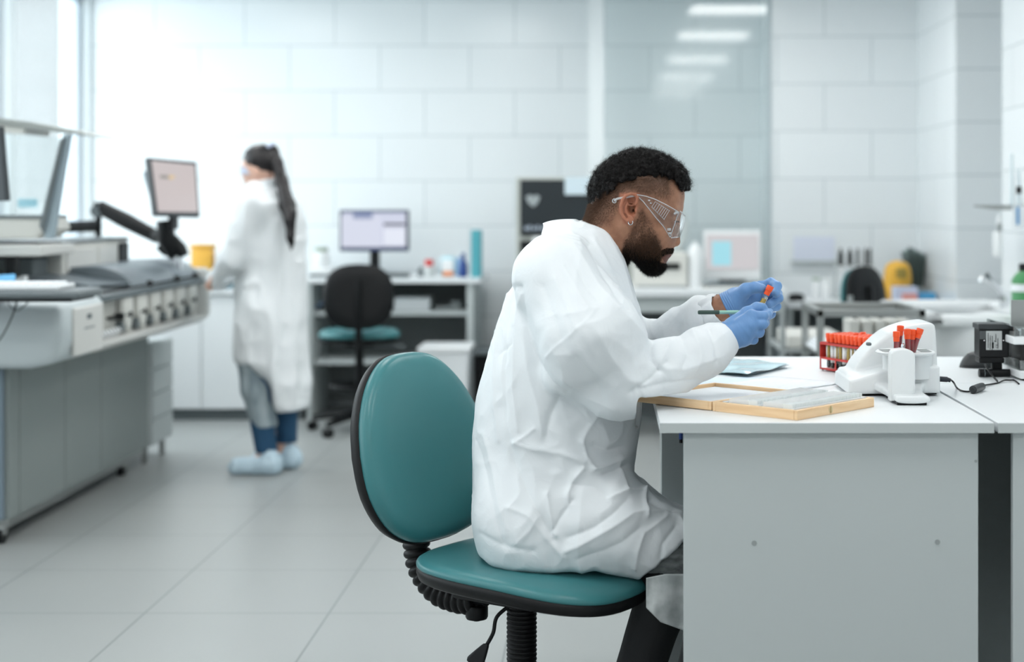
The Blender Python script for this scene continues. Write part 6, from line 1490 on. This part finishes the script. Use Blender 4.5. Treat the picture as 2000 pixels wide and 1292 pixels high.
def far_hand(p):
    d = chain(p, [T(1414,600,3.672), T(1432,592,3.666)], [.031,.030], .01)
    mc = [T(1484,561,3.690), T(1487,575,3.695), T(1485,590,3.693), T(1480,604,3.688)]
    for q_, r in zip(mc, (.016,.016,.015,.014)): d = smin(d, cap(p, T(1440,590,3.672), q_, .027, r), .016)
    d = smin(d, ell(p, T(1462,588,3.672), (.028,.017,.028)), .012)
    fs = [([mc[0], T(1506,552,3.680), T(1518,558,3.655), T(1515,573,3.636)], [.0130,.0118,.0110,.0100]),
          ([mc[1], T(1518,573,3.688), T(1521,582,3.658), T(1503,594,3.640)], [.0130,.0115,.0108,.0098]),
          ([mc[2], T(1514,590,3.692), T(1517,598,3.665), T(1503,604,3.648)], [.0125,.0110,.0100,.0092]),
          ([mc[3], T(1505,607,3.688), T(1507,613,3.668), T(1497,620,3.655)], [.0115,.0100,.0092,.0084])]
    for pts, rs in fs: d = smin(d, chain(p, pts, rs, .004), .0035)
    th = chain(p, [T(1440,582,3.655), T(1457,566,3.638), T(1474,561,3.630), T(1488,563.5,3.626)], [.022,.0160,.0125,.0112], .006)
    d = smin(d, th, .006)
    rg = ridged(p[0]*60-p[2]*50, p[1]*20, p[2]*20+4, 1)
    return d-.0004*rg
def glove_mesh(f, lo, hi, ring, name):
    V, Q = nets(f, axis(lo[0], hi[0], .0017), axis(lo[1], hi[1], .0017), axis(lo[2], hi[2], .0017)); V = smooth(V, Q, 1, .4)
    g = npmesh(name, V, Q, glove, man, MO)
    c0, c1, r = ring; c0, c1 = Vector(c0), Vector(c1); ax_ = (c1-c0).normalized(); u = ax_.orthogonal().normalized(); v = ax_.cross(u); b = MB()
    def f_(s, t):
        a = 2*math.pi*s; rr = r*(1.035+.008*math.sin(a*3+t*2))*(1+.022*math.sin(t*26+1.5*math.sin(a*2)))
        return c0+(c1-c0)*t+(u*math.cos(a)+v*math.sin(a))*rr
    b.grid(f_, 80, 22, cu=True); b.build('glove_cuff', glove, g, smooth=True, world=MO, auto=180, solid=.0008); return g
q0, q1 = P(1390,700,3.5), P(1520,575,3.4); glove_mesh(near_hand, (P(1398,0,3.5).x, 3.42, P(0,705,3.5).z), (P(1515,0,3.5).x, 3.56, P(0,578,3.5).z), (P(1404,668,3.496), P(1428,653,3.50), .0330), 'glove')
glove_mesh(far_hand, (P(1408,0,3.66).x, 3.58, P(0,640,3.66).z), (P(1540,0,3.66).x, 3.74, P(0,530,3.66).z), (P(1418,598,3.670), P(1434,590,3.667), .0318), 'glove')
# pen
pen = thing('pen', 'green gel pen held level in the near gloved hand', 'pen', P(1440,609.5,3.535)); po = pen.location
pa, pb = P(1363,609.6,3.520), P(1516,608.8,3.525); dv = (pb-pa)
b = MB(); b.tube([pa, pa+dv*.01, pa+dv*.04, pa+dv*.27, pa+dv*.275], [.003,.0046,.0048,.0048,.0040], 16); gp = b.build('grip_cap', mat('dark_green_rubber', srgb(52,74,68), .5), pen, smooth=True, world=po)
b = MB(); b.tube([pa+dv*.27, pa+dv*.80], .0042, 16); b.build('barrel', mat('pale_green_barrel', srgb(150,196,180), .2), pen, smooth=True, world=po)
b = MB(); b.tube([pa+dv*.80, pa+dv*.86], [.0044,.0038], 14); b.build('dark_collar', M['black'], pen, smooth=True, world=po)
b = MB(); b.tube([pa+dv*.86, pa+dv*.955, pa+dv*.96, pa+dv], [.0038,.0014,.0009,.0004], 14); b.build('metal_tip', M['chrome'], pen, smooth=True, world=po)
b = MB()
for k, (w_, g_) in enumerate(((1.6,.5),(1.2,.5),(1.8,.5),(1.2,2.2),(1.8,.5),(1.3,.5),(1.7,.5),(1.5,.5))):
    x0 = 1384+sum(a+c for a, c in ((1.6,.5),(1.2,.5),(1.8,.5),(1.2,2.2),(1.8,.5),(1.3,.5),(1.7,.5),(1.5,.5))[:k])
    lo = P(x0, 611, 3.5382); hi = P(x0+w_, 608.4+(k % 2)*.7, 3.5382); b.box(lo, hi+Vector((0,.0006,0)))
b.build('lettering', M['paper'], gp, world=po)
# tube in the far hand
t = copy_tree(tp); tag(t, 'orange-capped tube held upright between the two gloved hands', 'test tube', None)
if 'group' in t: del t['group']
a0, a1 = P(1484,600,3.612), P(1503.5,562,3.612); d = (a1-a0).normalized()
t.rotation_euler = d.to_track_quat('Z', 'Y').to_euler(); t.rotation_euler.rotate_axis('Z', R(-60)); t.location = a1-d*.090
# goggles
gm = mat('goggle_polycarbonate', (.95,.97,.98), .04, trans=.0); gm = thin_glass('goggle_clear', (.96,.965,.97), .02, .03); M['goglass'] = gm
edge_m = mat('clear_frame_edge', srgb(226,232,235), .1, spec=.8, alpha=.45)
gg = thing('safety_goggles', 'clear plastic safety goggles worn by the seated man', 'goggles', H(1300,420)); go = gg.location
for s in (-1, 1):
    near = s < 0
    HH = lambda x, y, dy: Vector((P(x, y, YH-abs(dy)).x, YH+s*abs(dy), P(x, y, YH-abs(dy)).z))
    # temple arm behind and over the ear
    b = MB(); arm = [HH(1200,392,.078), HH(1206,388,.080), HH(1216,386,.080), HH(1232,383,.081), HH(1246,381,.0825)]
    b.tube(catmull(arm, 6), .0026, 8); b.tube([HH(1200,392,.078)+Vector((.0045*math.cos(k*.55), 0, .0045*math.sin(k*.55))) for k in range(12)], .0013, 6); b.build('temple_arm', edge_m, gg, smooth=True, world=go)
    # side shield
    top = [(1246,380),(1262,383),(1280,389),(1300,399),(1316,408),(1326,414)]; bot = [(1246,384),(1256,393),(1268,408),(1282,426),(1296,442),(1309,463)]
    dys = [.0825,.083,.083,.080,.073,.064]
    b = MB()
    def sh(u, v):
        k = u*5; i = min(4, int(k)); f = k-i
        a = [lerp(top[i][j], top[i+1][j], f) for j in (0,1)]; c = [lerp(bot[i][j], bot[i+1][j], f) for j in (0,1)]; dy = lerp(dys[i], dys[i+1], f)
        return HH(lerp(a[0], c[0], v), lerp(a[1], c[1], v), dy-.010*v*u)
    b.grid(sh, 24, 10); b.build('side_shield', gm, gg, smooth=True, world=go, solid=.0016)
    b = MB(); b.tube([sh(k/20, 0) for k in range(21)], .0011, 6); b.tube([sh(k/20, 1) for k in range(21)], .0012, 6); b.tube([sh(1, k/10) for k in range(11)], .0014, 6)
    for k in range(8):
        u_ = .42+.045*k; b.tube([sh(u_, .18)+Vector((0,s*.0008,0)), sh(u_+.0, .72)+Vector((0,s*.0008,0))], .0006, 5)
    b.tube([sh(.42,.18), sh(.75,.18)], .0006, 5); b.tube([sh(.42,.72), sh(.75,.72)], .0006, 5)
    b.build('shield_rim', edge_m, gg, smooth=True, world=go)
    b = MB()
    for u_, v_, r_ in ((.93,.06,.0042), (.90,.14,.003), (.92,.84,.0045), (.96,.92,.004), (.30,.35,.0025), (.36,.5,.0022)): 
        q = sh(u_, v_); b.box(q-Vector((r_, .0015, r_*.7)), q+Vector((r_, .0015, r_*.7)), .0008)
    b.build('hinge_blocks', edge_m, gg, smooth=True, world=go)
# front lens wrapping round the face
def lens(u, v):
    th = lerp(-1.0, 1.0, u); w_ = .066*math.sin(th)/math.sin(1.0); back = (1-math.cos(th))/(1-math.cos(1.0))
    tx, ty = 1338-12*back, 424-10*back-2; bx_, by_ = 1327-18*back, 462+1*back
    mid = 4*(v*(1-v))*3.0
    xx, yy = lerp(tx, bx_, v**1.0)+mid*(1-back*.5), lerp(ty, by_, v)
    q = HF(xx, yy); return Vector((q[0], YH+w_, q[2]))
b = MB(); b.grid(lens, 40, 14); b.build('lens', gm, gg, smooth=True, world=go, solid=.0018)
b = MB(); b.tube([lens(k/30, 0) for k in range(31)], .0013, 6); b.tube([lens(k/30, 1) for k in range(31)], .0013, 6); b.build('lens_rim', edge_m, gg, smooth=True, world=go)
# earring
er = MB(); c = P(1231.5,433.5,YH-.0805); er.tube([c+Vector((.0048*math.cos(a_), .0045*math.sin(a_)*.5, .0062*math.sin(a_))) for a_ in [k*2*math.pi/24 for k in range(24)]], .00125, 8, closed=True)
tag(er.build('earring', M['chrome'], smooth=True, world=c), 'small silver hoop earring in the seated man\'s ear', 'earring')
# ---------------------------------------------------------------- standing woman
YW = 7.75
wo = thing('person', 'standing woman with long dark ponytail in white coat and blue jeans, back to the camera', 'person', tuple(P(520, 920, YW))[:2]+(0,)); WO = tuple(wo.location)
W = lambda x, y, dy=0: tuple(P(x, y, YW+dy)); s7 = YW/F
def wheadf(p):
    d = ell(p, W(508,318), (33*s7, .078, 31*s7), R(8))
    d = smin(d, ell(p, W(496,336), (19*s7, .058, 27*s7), R(-12)), .03)
    d = smin(d, ell(p, W(488,355), (8*s7, .022, 7*s7)), .02)
    d = smin(d, cap(p, W(478,336), W(474.5,344), .007, .009), .01)
    d = smin(d, cap(p, W(480,352), W(479,354), .010), .008)
    d = smin(d, cap(p, W(512,345), W(520,385), .052, .058), .03)
    for s in (-1, 1): d = smin(d, ell(p, W(500,336,s*.072), (.014,.008,.026), R(-10)), .004)
    return d
WNS, WNE, WNW = W(500,405,-.16), W(452,500,-.15), W(410,558,-.06)
WFS, WFE, WFW = W(530,402,.16), W(480,500,.18), W(420,556,.08)
def wbodyf(p):
    d = wheadf(p)
    d = smin(d, chain(p, [W(522,390), W(525,450), W(530,560), W(530,640)], [.07,.11,.10,.12], .05), .04)
    d = smin(d, chain(p, [WNS, WNE, WNW], [.045,.036,.024], .02), .03)
    d = smin(d, chain(p, [WFS, WFE, WFW], [.045,.036,.024], .02), .03)
    for k, (dy, pts) in enumerate(((-.08, [(520,640),(508,760),(516,880)]), (.08, [(545,640),(555,760),(552,872)]))):
        d = smin(d, chain(p, [W(a, b_, dy) for a, b_ in pts], [.07,.05,.032], .02), .03)
        q = W(pts[-1][0], pts[-1][1], dy); d = smin(d, cap(p, (q[0]+.01, q[1]-.02, .075), (q[0]-.13, q[1]-.03, .035), .034, .024), .02)
    return d
V, Q = nets(wbodyf, axis(-2.1, -1.4, .0075, (-1.87, -1.62, .0045)), axis(YW-.28, YW+.3, .0075), axis(-.005, 1.68, .009, (1.38, 1.68, .0045)))
wskin = mat('light_skin', srgb(222,180,160), .5, sss=.08)
npmesh('body', V, Q, wskin, wo, WO)
def whair(p):
    d = ell(p, W(510,314), (36*s7, .084, 33*s7), R(8))
    cutf = (p[0]-W(489,0)[0])*-1*.8+(W(0,335)[2]-p[2])*.75   # keeps face and jaw free
    d = smax(d, cutf-.012, .01); d = smax(d, W(0,352)[2]-p[2]-.2*(p[0]-W(510,0)[0]), .02)
    d = smin(d, cap(p, W(527,300), W(536,296), .026, .024), .02)
    t = chain(p, [W(534,292), W(542,318,-.03), W(550,355,-.09), W(561,400,-.17), W(570,430,-.235), W(570,462,-.25), W(569,486,-.25)], [.022,.028,.032,.038,.036,.026,.008], .02)
    d = smin(d, t, .012)
    return d+.0025*ridged(p[0]*60, p[1]*60, p[2]*6, 1)
V, Q = nets(whair, axis(-1.92, -1.5, .0045), axis(YW-.32, YW+.12, .0045), axis(1.05, 1.70, .0055)); wh = npmesh('hair', V, Q, mat('black_straight_hair', srgb(24,20,22), .4), wo, WO)
b = MB(); c = Vector(W(527,286,-.0)); b.tube([c+Vector((.018*math.cos(a), .03*math.sin(a), .012*math.cos(a))) for a in [k*math.pi/8 for k in range(16)]], .009, 8, closed=True); b.build('hair_tie', mat('pale_hair_tie', srgb(190,200,226), .5), wh, smooth=True, world=WO)
WT = [(352,490,528,.06),(372,484,560,.13),(395,474,585,.19),(430,466,592,.20),(500,463,594,.20),(560,462,592,.20),(640,462,594,.215),(700,466,598,.225),(740,520,603,.21),(790,540,598,.18)]
def wtab(py): ps = [t[0] for t in WT]; return [np.interp(py, ps, [t[k] for t in WT]) for k in (1,2,3)]
def wcoatf(p):
    py = VY+(CH-p[2])/s7; l_, r_, hw = wtab(py); a = (r_-l_)/2*s7; c = ((l_+r_)/2-VX)*s7
    k = ((np.abs(p[0]-c)/a)**2.3+(np.abs(p[1]-YW)/hw)**2.3)**(1/2.3); d = (k-1)*np.minimum(a, hw)*.9
    d = smax(smax(d, p[2]-W(0,350)[2], .03), W(0,792)[2]-p[2], .01)
    d = smin(d, chain(p, [WNS, WNE, W(418,548,-.075)], [.085,.075,.05], .03), .03)
    d = smin(d, chain(p, [WFS, WFE, W(424,546,.09)], [.085,.075,.05], .03), .03)
    low = p[0]*0+ (W(0,704)[2]-p[2])
    front = (W(508,0)[0]-p[0])      # the front edge ends higher than the back
    d = smax(d, np.minimum(low, front+.02*np.sin(p[2]*30)), .01)
    return d
V, Q = nets(wcoatf, axis(-2.05, -1.4, .0075), axis(YW-.32, YW+.34, .0085), axis(.30, 1.50, .008)); N = vnorm(V, Q); x, y, z = V.T
dsp = .018*ridged(x*9, y*8, z*1.8, 1)-.008+.006*ridged(x*20, y*16, z*10, 1)
wcm = mat('white_coat_far', srgb(236,240,242), .7)
wc = npmesh('lab_coat', V+N*dsp[:, None], Q, wcm, wo, WO)
b = MB(); cc = Vector(W(512,362))
b.grid(lambda u, v: cc+Vector((.075*math.cos(u*6.283)*(1+.15*v)+.005, .07*math.sin(u*6.283)*(1+.1*v), .035*v-.012+.018*math.cos(u*6.283)*v)), 40, 5, cu=True); b.build('collar', wcm, wc, smooth=True, world=WO, solid=.003)
# sheer gown over the legs
gown = mat('sheer_gown', srgb(150,164,170), .7); vary(gown, srgb(122,138,146), srgb(178,190,194), 9, 4, (2,2,.5))
jeans = mat('blue_jeans', srgb(38,78,110), .8); jeans_g = gown
def wleg(pts, dy, rs):
    def f(p): 
        d = chain(p, [W(a, b_, dy) for a, b_ in pts], rs, .02); d = smax(d, W(0,pts[-1][1])[2]-p[2], .006); return d+.005*ridged(p[0]*16, p[1]*16, p[2]*9, 1)-.003
    return f
for k, (pts, rs, nm, m_) in enumerate((([(515,650),(505,760),(520,876)], [.085,.064,.052], 'jeans_leg', jeans), ([(548,650),(558,760),(560,868)], [.085,.064,.050], 'jeans_leg', jeans))):
    dy = (-.08, .08)[k]; V, Q = nets(wleg(pts, dy, rs), axis(-1.95, -1.45, .007), axis(YW-.22, YW+.22, .007), axis(.08, .75, .007)); npmesh(nm, V, Q, m_, wo, WO)
def wg(p):
    d = chain(p, [W(490,690,-.09), W(500,760,-.085), W(518,826,-.08)], [.075,.072,.062], .02); d = smax(d, W(0,828)[2]-p[2], .005)
    return d+.006*ridged(p[0]*18, p[1]*18, p[2]*7, 1)-.003
V, Q = nets(wg, axis(-2.0, -1.5, .007), axis(YW-.26, YW+.1, .007), axis(.2, .72, .007)); npmesh('sheer_trouser_cover', V, Q, gown, wo, WO)
sc_m = mat('pale_blue_shoe_cover', srgb(190,212,224), .5)
for k, (px_, py_, dy) in enumerate(((518,905,-.10), (556,900,.07))):
    q = W(px_, py_, dy); Lf = -.15
    def f(p):
        d = smin(cap(p, (q[0]+.035, q[1], .05), (q[0]-.135, q[1]-.01, .040), .050, .042), cap(p, (q[0]+.02, q[1], .05), (q[0]+.02, q[1], .085), .05, .042), .03)
        return smax(d+.005*ridged(p[0]*40, p[1]*40, p[2]*40, 1)-.003, .002-p[2], .008)
    V, Q = nets(f, axis(q[0]-.25, q[0]+.15, .006), axis(q[1]-.1, q[1]+.1, .006), axis(-.01, .18, .006)); npmesh('shoe_cover', V, Q, sc_m, wo, WO)
# goggles seen from behind
b = MB(); b.tube([W(476,322,-.02), W(472,330,-.02), W(474,340,-.02)], .01, 8); b.box(W(472,340,-.05), W(500,326,-.062)); o = b.build('face_goggles', mat('pale_lilac_goggles', srgb(200,208,226), .2), smooth=True, world=W(480,335)); tag(o, 'pale goggles worn by the standing woman in front of the monitor arm', 'goggles')
